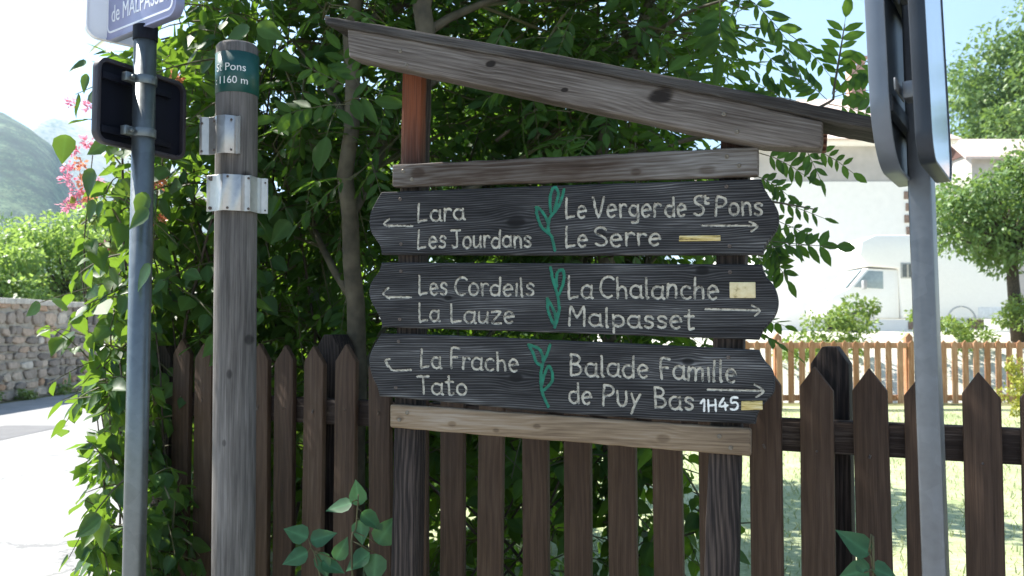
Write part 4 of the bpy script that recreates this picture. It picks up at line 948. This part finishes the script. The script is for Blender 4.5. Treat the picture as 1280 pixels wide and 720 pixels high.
# ================================================================== ROUND WOODEN POST WITH COLLAR
def round_post():
    D = 2.64; pb, pt = P(291.5, 720, D), P(297, 57, D); s = (pt - pb) / (pt[2] - pb[2]); foot = pb - s * pb[2]
    root = thing('round_post', 'weathered round timber post with a green altitude collar and two metal brackets', 'post', tuple(foot))
    zt = pt[2]; ax = lambda z: s * z
    m = MB(); n = 40; rings = 60
    zz = np.r_[np.linspace(0, zt - .008, rings), zt]; V = []
    r0 = .0615
    for i, z in enumerate(zz):
        rr_ = r0 * (1.0 + .02 * (1 - z / zt)) - (.006 if i == rings else 0)
        for k in range(n):
            a = 2 * math.pi * k / n; q = rr_ * (1 + .008 * math.sin(3 * a + z * 2) + .006 * math.sin(7 * a + z))
            if abs(z - (zt - .62)) < .05: q *= 1 + .012 * math.exp(-((a - 4.9) / .3) ** 2)
            V.append((ax(z)[0] + q * math.cos(a), ax(z)[1] + q * math.sin(a), z))
    F = [(i * n + k, i * n + (k + 1) % n, (i + 1) * n + (k + 1) % n, (i + 1) * n + k) for i in range(rings) for k in range(n)] + [tuple(range(rings * n, rings * n + n))]
    m.add(V, F); sh = m.build('shaft', M['pole_wood'], root, smooth=True)
    zof = lambda py: float(P(295, py, D - .06)[2])
    z1, z0 = zof(63), zof(114); rc = r0 + .0026
    c = MB(); a = np.linspace(0, 2 * math.pi, 56, endpoint=False)
    V = []
    for (rr_, z) in ((rc - .004, z0), (rc, z0), (rc, z1), (rc - .004, z1)):
        V += [(ax(z)[0] + rr_ * math.cos(t), ax(z)[1] + rr_ * math.sin(t), z) for t in a]
    F = [(i * 56 + k, i * 56 + (k + 1) % 56, (i + 1) * 56 + (k + 1) % 56, (i + 1) * 56 + k) for i in range(3) for k in range(56)]
    co = c.add(V, F).build('collar', M['collar'], root, smooth=True)
    # printed words wrapped round the collar; the front faces the camera
    fa = math.atan2(-pt[1], -pt[0])
    def wrap(txt, size, px0, py):
        me = text_mesh(txt, size, .0004); z = zof(py)
        a0 = fa + math.asin(max(-.98, min(.98, (px0 - 297) / FPX * D / rc)))
        for v in me.vertices:
            t = a0 + v.co.x / rc; zz_ = z + v.co.y; rr_ = rc + .0006 + v.co.z
            v.co = (ax(zz_)[0] + rr_ * math.cos(t), ax(zz_)[1] + rr_ * math.sin(t), zz_)
        link('lettering', me, M['white_text'], co)
    wrap('St Pons', .033, 272.6, 88); wrap(': 1160 m', .031, 272.0, 104)
    # folded metal brackets
    def bracket(prof, z0, z1, bolts):
        """prof: (px, outward offset) folded sheet seen from above"""
        vx = nrm(np.array([-pt[1], pt[0], 0])) * -1; out = nrm(np.array([-pt[0], -pt[1], 0]))
        if vx[0] < 0: vx = -vx
        V = []
        for (px, off) in prof:
            xx = (px - 295) / FPX * D
            for z in (z0, z1):
                for th in (0, .0035):
                    V.append(np.array([ax(z)[0], ax(z)[1], z]) * np.array([1, 1, 1]) + vx * xx + out * (off - th))
        k = len(prof); F = []
        for i in range(k - 1):
            A, B = 4 * i, 4 * i + 4
            F += [(A, A + 2, B + 2, B), (A + 1, B + 1, B + 3, A + 3), (A, B, B + 1, A + 1), (A + 2, A + 3, B + 3, B + 2)]
        F += [(0, 1, 3, 2), (4 * k - 4, 4 * k - 2, 4 * k - 1, 4 * k - 3)]
        br = MB().add(V, F).build('bracket', M['alu'], root, .0008, 1)
        for (px, py, off, r) in bolts:
            xx = (px - 295) / FPX * D; z = zof(py); p = np.array([ax(z)[0], ax(z)[1], z]) + vx * xx
            b = MB(); b.tube(np.array([p + out * off, p + out * (off + .005)]), r, 6); b.build('bolt', M['bolt'], br, .0008)
        return br
    rr_ = r0 + .004
    bracket([(251, .026), (254, .03), (262, .03), (269, .046), (271, rr_ - .002), (272, rr_), (281, rr_ + .016), (292, rr_ + .012), (295, rr_ + .006), (298.5, rr_ + .016), (299.5, rr_ + .006)], zof(193), zof(146),
            [(253.5, 154, .03, .004), (253.5, 189, .03, .004), (268, 152, .046, .004), (268, 188, .046, .004), (288.5, 151.5, rr_ + .014, .0035), (288.5, 189, rr_ + .014, .0035)])
    bracket([(260, .032), (264, .035), (271, .05), (274, rr_ + .0), (279, rr_ + .014), (289, rr_ + .012), (300, rr_ + .012), (305, rr_ + .003), (311, rr_ + .012), (320, .04), (325, .03), (329, .032), (333, .03)], zof(264), zof(219),
            [(265, 223, .036, .008), (264, 260, .036, .0055), (284.5, 222, rr_ + .013, .004), (284.5, 261, rr_ + .013, .004), (309, 223, rr_ + .009, .004), (309, 261, rr_ + .009, .004), (329.5, 225, .032, .003), (329.5, 260, .032, .003)])
round_post()

# ================================================================== GALVANISED POST WITH TWO TRAFFIC SIGNS (right)
def traffic_post():
    t = nrm(np.array([.53, .85, 0])); n = np.array([t[1], -t[0], 0]); rz = math.atan2(t[1], t[0])
    c = P(1159, 420, 1.70); base = np.array([c[0], c[1], 0])
    root = thing('traffic_sign', 'square galvanised post with two edge-on traffic signs back to back, right foreground', 'traffic sign', tuple(base), rz)
    # local X = away along the panels, local -Y = to the right (n)
    W2, Dp = .0205, .035
    lean = (P(1169, 700, 1.70) - P(1152, 240, 1.70)) / 1.0
    kx = float(lean[0]) / float(lean[2])
    po = MB()
    o = [(-Dp, -W2), (Dp, -W2), (Dp, W2), (-Dp, W2)]
    def off(z): v = np.array([kx * (z - c[2]), 0, 0]); return float(v @ t), float(-(v @ n))
    V = [(x + off(z)[0], y + off(z)[1], z) for z in (0, 2.75) for x, y in o]
    po.add(V, [(0, 1, 2, 3), (7, 6, 5, 4)] + [(k, (k + 1) % 4, 4 + (k + 1) % 4, 4 + k) for k in range(4)])
    po.build('post', M['galv'], root, .004, 3)
    def panel(near, far, hb, y, flip, mats, nm, cr, dp=.016):
        wv = (far - near); wd_ = float(np.linalg.norm(wv[:2])); xm = float(((near + far) / 2 - base) @ t)
        h = .62
        g_ = frame_mesh(wd_, h, cr, .006, -dp, dp).build(nm, M[mats[0]], root, .002)
        g_.location = (xm, y, hb + h / 2); g_.rotation_euler = (-.03, 0, 0)
        MB().prism(rr_poly(wd_ - .012, h - .012, cr - .005), (.0 if flip else -dp + .002), (.004 if flip else -dp + .006)).build('sign_back' if flip else 'sign_face', M[mats[1]], g_)
        return g_, wd_, h
    nl, fl = P(1113, 200, 1.50), P(1142, 232, 1.84)
    a, wd_, h = panel(nl, fl, CAMZ + .285, .044, True, ('panel_grey', 'panel_dark'), 'sign_tray', .12)
    for z in (-.2, .05):
        MB().box((0, -.012, z), (wd_ * .9, .014, .03)).build('stiffener', M['panel_dark'], a, .002)
    nr, fr_ = P(1160, 200, 1.38), P(1191, 228, 1.63)
    b, wd_, h = panel(nr, fr_, CAMZ + .268, -.034, False, ('panel_dark', 'reflective'), 'sign_tray', .05, .0125)
    for z in (.02, -.16):
        cl = MB().box((0, .028, z), (.05, .03, .03)); cl.box((-.01, .05, z + .004), (.1, .004, .022)); cl.build('clamp', M['galv'], b, .002)
traffic_post()

# ================================================================== NEAR VEGETATION
ash_hand = [  # pinnate leaves that show one by one: base pixel, tip pixel, distance, recession, pairs, leaflet, droop
    ((935, 8), (865, 32), 3.1, -.05, 4, 0.104, .45), ((930, -6), (985, 30), 3.1, 0, 4, 0.098, .35), ((900, -4), (900, 60), 3.0, 0, 4, 0.104, .1),
    ((1040, 118), (1057, 22), 3.6, 0, 6, 0.091, .0), ((1043, 116), (1092, 60), 3.6, .05, 5, 0.091, .12), ((1040, 122), (1088, 105), 3.6, 0, 4, 0.091, .15),
    ((1036, 130), (1095, 138), 3.5, 0, 4, 0.098, .15), ((1034, 125), (1000, 92), 3.5, 0, 5, 0.085, .1), ((1010, 118), (975, 58), 3.5, 0, 5, 0.085, .05),
    ((985, 128), (938, 92), 3.4, 0, 4, 0.079, .15), ((960, 118), (905, 108), 3.4, 0, 4, 0.073, .15), ((1000, 128), (958, 112), 3.4, 0, 4, 0.085, .2),
    ((945, 190), (1008, 202), 3.2, 0, 5, 0.069, .3), ((1000, 172), (1025, 218), 3.2, 0, 4, 0.069, .1), ((1000, 180), (1066, 196), 3.2, 0, 5, 0.055, .3), ((940, 218), (984, 230), 3.1, 0, 5, 0.055, .3),
    ((940, 245), (1030, 262), 3.1, 0, 6, 0.051, .12), ((935, 262), (1020, 290), 3.1, 0, 5, 0.055, .1), ((955, 300), (1045, 313), 3.0, 0, 4, 0.079, -.05), ((955, 310), (1025, 300), 3.05, 0, 4, 0.069, .1),
    ((950, 300), (985, 345), 3.1, 0, 5, 0.065, .1), ((945, 275), (980, 322), 3.1, 0, 5, 0.065, .2), ((940, 300), (962, 352), 3.15, 0, 5, 0.060, .1),
    ((450, 118), (375, 72), 3.0, -.1, 5, .075, .1), ((440, 130), (345, 128), 2.9, -.1, 5, .085, .2), ((452, 112), (425, 62), 3.0, 0, 4, .075, .0), ((430, 128), (468, 105), 2.95, -.1, 2, .12, .35), ((425, 128), (408, 150), 2.9, -.1, 1, .14, .4),
    ((640, 20), (605, 70), 3.3, 0, 4, .08, .3), ((720, 10), (690, 70), 3.3, 0, 5, .08, .3), ((780, 20), (840, 55), 3.2, 0, 4, .085, .3), ((830, 60), (870, 95), 3.2, 0, 4, .075, .3)]
ash_tree('slim ash tree with a grey-green trunk just left of the signpost roof', (-.62, 3.42, 0),
    [(-.62, 3.42, 0), P(443, 560, 3.42), P(441, 400, 3.42), P(432, 250, 3.42), P(441, 80, 3.42), P(446, -60, 3.45), (-.62, 3.6, 4.4)], .043, .022,
    [((-.95, 3.75, 2.75), (.45, .5, .45), 41), ((-.55, 4.0, 2.5), (.5, .55, .5), 48), ((-.95, 4.2, 2.1), (.45, .45, .5), 41), ((-.45, 4.3, 1.8), (.4, .4, .5), 32), ((-.2, 4.25, 3.1), (.5, .5, .45), 38),
     ((-1.1, 3.9, 3.9), (.9, .9, .75), 83), ((-2.35, 4.6, 4.3), (.9, .7, .5), 34), ((-.3, 3.5, 4.6), (.9, .9, .7), 64), ((-.95, 4.25, 1.5), (.35, .35, .5), 25)], ash_hand[23:28])  # far-left high blob: unseen crown added to shade the shrub below
ash_tree('slim ash tree whose mottled trunk shows behind the left post of the sign', (-.42, 3.35, 0),
    [(-.42, 3.35, 0), P(512, 500, 3.32), P(524, 200, 3.28), P(532, 60, 3.25), P(535, -40, 3.25), (-.3, 3.6, 4.6)], .042, .032,
    [((-.1, 4.15, 2.9), (.5, .6, .5), 25), ((.25, 4.0, 2.45), (.5, .55, .45), 34), ((-.05, 4.5, 2.2), (.6, .5, .5), 31), ((.35, 3.7, 3.0), (.5, .5, .4), 41), ((.0, 4.2, 1.6), (.5, .4, .4), 15), ((.1, 4.2, 4.0), (.9, .9, .7), 54)], ash_hand[28:30])
ash_tree('slim leaning ash tree behind the right half of the sign, its shoots over the roof', (.45, 3.7, 0),
    [(.45, 3.7, 0), P(760, 480, 3.7), P(752, 200, 3.72), P(795, 60, 3.7), P(830, -60, 3.7), (.85, 3.7, 3.9)], .032, .016,
    [((.42, 3.85, 2.7), (.38, .45, .33), 25), ((.55, 4.1, 2.35), (.4, .4, .3), 20), ((.42, 3.95, 3.15), (.34, .4, .25), 26), ((.55, 4.05, 1.42), (.28, .3, .2), 22), ((.3, 4.1, 2.0), (.3, .3, .22), 14), ((.35, 4.3, 1.8), (.35, .3, .3), 26), ((.55, 4.4, 2.15), (.3, .3, .3), 16), ((.62, 4.0, 1.95), (.3, .35, .35), 12), ((.66, 3.9, 1.6), (.25, .3, .3), 8), ((.9, 3.7, 3.9), (.8, .8, .55), 41)],
    ash_hand[:23] + ash_hand[30:],
    [([P(760, 200, 3.7), P(880, 170, 3.6), P(980, 150, 3.55), P(1036, 128, 3.6), P(1043, 110, 3.6), P(1056, 30, 3.6)], .012, .002),
     ([P(755, 260, 3.7), P(850, 250, 3.3), P(945, 250, 3.1), P(1020, 262, 3.1)], .010, .002), ([P(755, 320, 3.7), P(880, 310, 3.2), P(960, 305, 3.0)], .010, .003),
     ([P(795, 60, 3.7), P(850, 20, 3.3), P(905, 0, 3.1)], .01, .004), ([P(620, 176, 3.7), P(680, 130, 3.6), P(740, 90, 3.5)], .008, .003)])
# heart-leaved climber and shrub at the left end of the fence
def stems_fan(n, x0, x1, y, d, top, r=.009):
    return [((rng.uniform(x0, x1), y + rng.uniform(-.25, .35), 0), (rng.uniform(x0, x1), y + rng.uniform(-.3, .4), top * rng.uniform(.75, 1.1)), r * rng.uniform(.7, 1.5), r * .4) for _ in range(n)]
broad_shrub('lilac_shrub', 'tall heart-leaved shrub crowding the fence between the two left poles', 'shrub', (-1.3, 3.9, 0), stems_fan(16, -1.65, -.95, 3.9, 0, 2.6),
    [((-1.32, 3.95, 2.75), (.36, .5, .42), 41), ((-1.3, 3.8, 2.2), (.4, .5, .5), 64), ((-1.2, 3.95, 1.7), (.45, .45, .4), 54), ((-.98, 4.0, 2.45), (.35, .4, .6), 41), ((-1.55, 3.9, 1.5), (.3, .4, .45), 35), ((-1.25, 4.2, 1.1), (.45, .35, .5), 35), ((-1.2, 4.2, .6), (.5, .35, .4), 22), ((-1.1, 3.75, 3.4), (.5, .6, .4), 41), ((-1.45, 4.6, 2.5), (.4, .4, .7), 32)],
    .095, M['leaf_broad'], hand=[(186, 262, 2.32, 215, .075, -.1), (188, 330, 2.33, 232, .085, .05), (182, 240, 2.34, 250, .085, -.1), (312, 34, 2.8, 200, .11, -.1), (322, 30, 2.8, 330, .10, -.1), (330, 36, 2.85, 285, .09, -.1)])
broad_shrub('ivy_climber', 'trailing heart-leaved climber hanging over the road edge at the foot of the pole', 'climber', (-1.62, 3.5, 0), stems_fan(12, -1.58, -1.36, 3.6, 0, 1.7, .006),
    [((-1.56, 3.75, 1.55), (.15, .3, .35), 25), ((-1.46, 3.5, 1.1), (.16, .3, .35), 35), ((-1.38, 3.3, .75), (.17, .3, .3), 38), ((-1.46, 3.45, .45), (.15, .3, .3), 25), ((-1.42, 3.35, .2), (.17, .3, .2), 19), ((-1.5, 3.6, 1.9), (.15, .3, .3), 19)],
    .085, M['leaf_broad'], tl=(.14, .28), hand=[(126, 645, 2.7, 215, .10, -.2), (128, 648, 2.7, 260, .10, -.1), (115, 210, 2.9, 250, .1, 0), (118, 250, 2.9, 240, .08, 0), (108, 78, 3.0, 190, .075, 0), (108, 92, 3.0, 255, .07, 0), (82, 168, 2.9, 265, .10, -.1)])
def honeysuckle():
    root = broad_shrub('honeysuckle', 'sunlit pink flowering honeysuckle at the left edge of the hedge', 'climber', (-1.95, 4.3, 0), stems_fan(8, -2.05, -1.7, 4.3, 0, 2.3, .006),
        [((-1.9, 4.4, 2.0), (.2, .3, .5), 41), ((-1.85, 4.4, 1.4), (.25, .3, .4), 28), ((-1.75, 4.4, .8), (.2, .3, .4), 19)], .05, M['leaf_lime'], tl=(.12, .26))
    b0 = np.array([-1.95, 4.3, 0])
    spots = [(90, 128, 'p'), (110, 132, 'p'), (84, 210, 'p'), (92, 188, 'p'), (100, 205, 'o'), (104, 228, 'o'), (86, 225, 'p'), (94, 252, 'p'), (112, 245, 'o'), (132, 312, 'p'), (200, 275, 'o'), (205, 222, 'o'), (218, 98, 'o'), (108, 180, 'p'), (196, 228, 'o'), (84, 258, 'p'), (96, 240, 'p'), (120, 228, 'p')]
    for (px, py, k) in spots:
        c = P(px, py, 3.55 if px > 180 else 4.15); ls = LeafSet()
        for _ in range(46):
            v = nrm(rvec()); ls.add(c + v * .03 * rng.random(), v + rvec(.4), rvec(), rng.uniform(.012, .03))
        ls.build('flower', T_SMALL, M['petal' if k == 'p' else 'petal_orange'], root, b0)
honeysuckle()
broad_shrub('laurel_shrub', 'dark undergrowth shrub filling the gaps behind the pickets under the sign', 'shrub', (-.1, 3.7, 0), stems_fan(14, -.9, .7, 3.8, 0, 1.2),
    [((-.55, 3.95, 1.1), (.45, .35, .5), 48), ((-.1, 3.8, 1.0), (.45, .35, .5), 54), ((.3, 3.7, 1.0), (.35, .3, .5), 41), ((.55, 3.55, .9), (.2, .25, .45), 22), ((-.2, 4.2, .5), (.8, .3, .5), 54), ((.6, 3.5, .8), (.2, .25, .45), 20), ((.45, 3.4, .4), (.4, .25, .3), 22)], .085, M['leaf_under'], T_OVATE)
def sprig(name, label, base, items, mat, group=None):
    root = thing(name, label, 'plant', tuple(base), group=group); b0 = np.array(base); st = MB(); ls = LeafSet()
    for (stem, lv) in items:
        pts = np.array([b0] + [P(*q) for q in stem]); st.tube(smoothed(pts, 4) - b0, np.linspace(.004, .0018, (len(pts) - 1) * 4 + 1), 6)
        for (px, py, d, ang, L, tl, nx) in lv:
            b = P(px, py, d); q = smoothed(pts, 4); q = q[int(np.argmin(np.linalg.norm(q - b - np.array([0, 0, .012]), axis=1)))]
            if np.linalg.norm(q - b) > .004: st.tube(np.array([q, (q + b) / 2 + np.array([0, -.004, .004]), b]) - b0, .0014, 4)
            ls.add(b, np.array([math.cos(R(ang)), tl, math.sin(R(ang))]), np.array([nx, -.85, .55]) + rvec(.25), L * rng.uniform(.72, .98))
    st.build('stem', M['stem'], root, smooth=True); ls.build('foliage', T_OVATE, M[mat], root, b0)
D1 = 2.55
sprig('ivy_sprig', 'broad-leaved sprig standing before the pickets left of the sign', (-.42, D1 + .1, 0), [
    ([(440, 710, D1), (445, 660, D1), (448, 618, D1)], [(440, 628, D1, 195, .098, -.1, -.4), (449, 632, D1, 100, .09, .1, .2), (452, 640, D1, 330, .085, -.2, .3), (450, 650, D1, 275, .085, -.3, 0), (462, 690, D1, 205, .10, -.2, -.2), (472, 680, D1, 55, .095, 0, .3), (470, 692, D1, 265, .1, -.2, 0)]),
    ([(400, 720, D1), (385, 690, D1)], [(385, 672, D1, 155, .085, -.1, -.3), (388, 676, D1, 20, .09, -.2, .3), (385, 690, D1, 200, .10, -.2, -.2), (400, 690, D1, 290, .10, -.3, 0), (402, 702, D1, 340, .085, -.1, .2), (420, 700, D1, 60, .08, 0, .1)])], 'leaf_near', 'young leafy sprigs before the fence')
D2 = 1.95
sprig('ivy_sprig', 'broad-leaved sprig standing before the pickets left of the galvanised post', (.78, D2 + .05, 0), [
    ([(1092, 715, D2), (1086, 690, D2)], [(1088, 692, D2, 140, .078, -.1, -.2), (1086, 712, D2, 190, .085, -.25, -.3), (1090, 708, D2, 345, .085, -.2, .3), (1080, 716, D2, 100, .05, 0, 0)])], 'leaf_near', 'young leafy sprigs before the fence')

# loose wire netting at the fence end
def wire_fence():
    a, b = np.array([-1.44, 3.78]), np.array([-1.62, 4.9])
    root = thing('wire_fence', 'thin twisted wire netting in the hedge beyond the last picket', 'wire fence', (a[0], a[1], 0), math.atan2(b[1] - a[1], b[0] - a[0]))
    L = 1.2; H = 1.15; m = MB(); w = .075
    for i in range(int(L / w)):
        z = .05
        pts = []
        k = 0
        while z < H:
            sx = (.25 if (k + i) % 2 else .75) * w; pts += [(i * w + sx, random.uniform(-.006, .006), z), (i * w + sx, 0, z + .035)]; z += .075; k += 1
        m.tube(np.array(pts), .0016, 4, False)
        m2 = [(x + (w / 2 if (q // 2 + i) % 2 == 0 else -w / 2) + w / 2 * 0, y, zz) for q, (x, y, zz) in enumerate(pts)]
        m.tube(np.array(m2), .0016, 4, False)
    for z in (.35, .8, 1.12): m.tube(np.array([(0, 0, z), (L / 2, .01, z - .01), (L, 0, z)]), .0018, 4, False)
    m.build('netting', M['wire'], root); MB().tube(np.array([(1.2, 0, 0), (1.2, 0, 1.2)]), .02, 10).build('post', M['rail'], root)
wire_fence()

# denser shrubs deeper in the garden
for (lb, x, y, h, cr) in (('tall garden shrub furthest back, hidden behind the middle of the sign', -.0, 8.9, 5.0, 1.35), ('dark garden shrub deep behind the trunk left of the sign', -1.0, 5.9, 2.9, 1.05), ('dark garden shrub deep behind the middle of the sign', -.1, 6.2, 2.2, .95), ('low dark garden shrub deep behind the left end of the fence', -1.9, 5.6, 1.9, .75)):
    leafy_tree('garden_shrub', lb, 'shrub', (x, y, 0), h, cr, M['leaf_under'], 9000, .11, 'shrubs deep in the garden', cz=h * (.52 if h < 4 else .68), clumps=46, squash=1.4 if h < 4 else .95, tr=.05)

# thin summer haze over the valley
hz = MB().box((-1100, 1000, 449), (4400, 3000, 904)); ho = hz.build('haze', None)
hm = bpy.data.materials.new('haze'); hm.use_nodes = True; nt = hm.node_tree; nt.nodes.remove(nt.nodes['Principled BSDF'])
pv = N(nt, 'ShaderNodeVolumePrincipled'); setin(pv, Density=.00019); pv.inputs['Color'].default_value = (.58, .80, 1, 1); pv.inputs['Anisotropy'].default_value = .3
nt.links.new(pv.outputs[0], nt.nodes['Material Output'].inputs['Volume']); ho.data.materials.append(hm); tag(ho, kind='stuff')
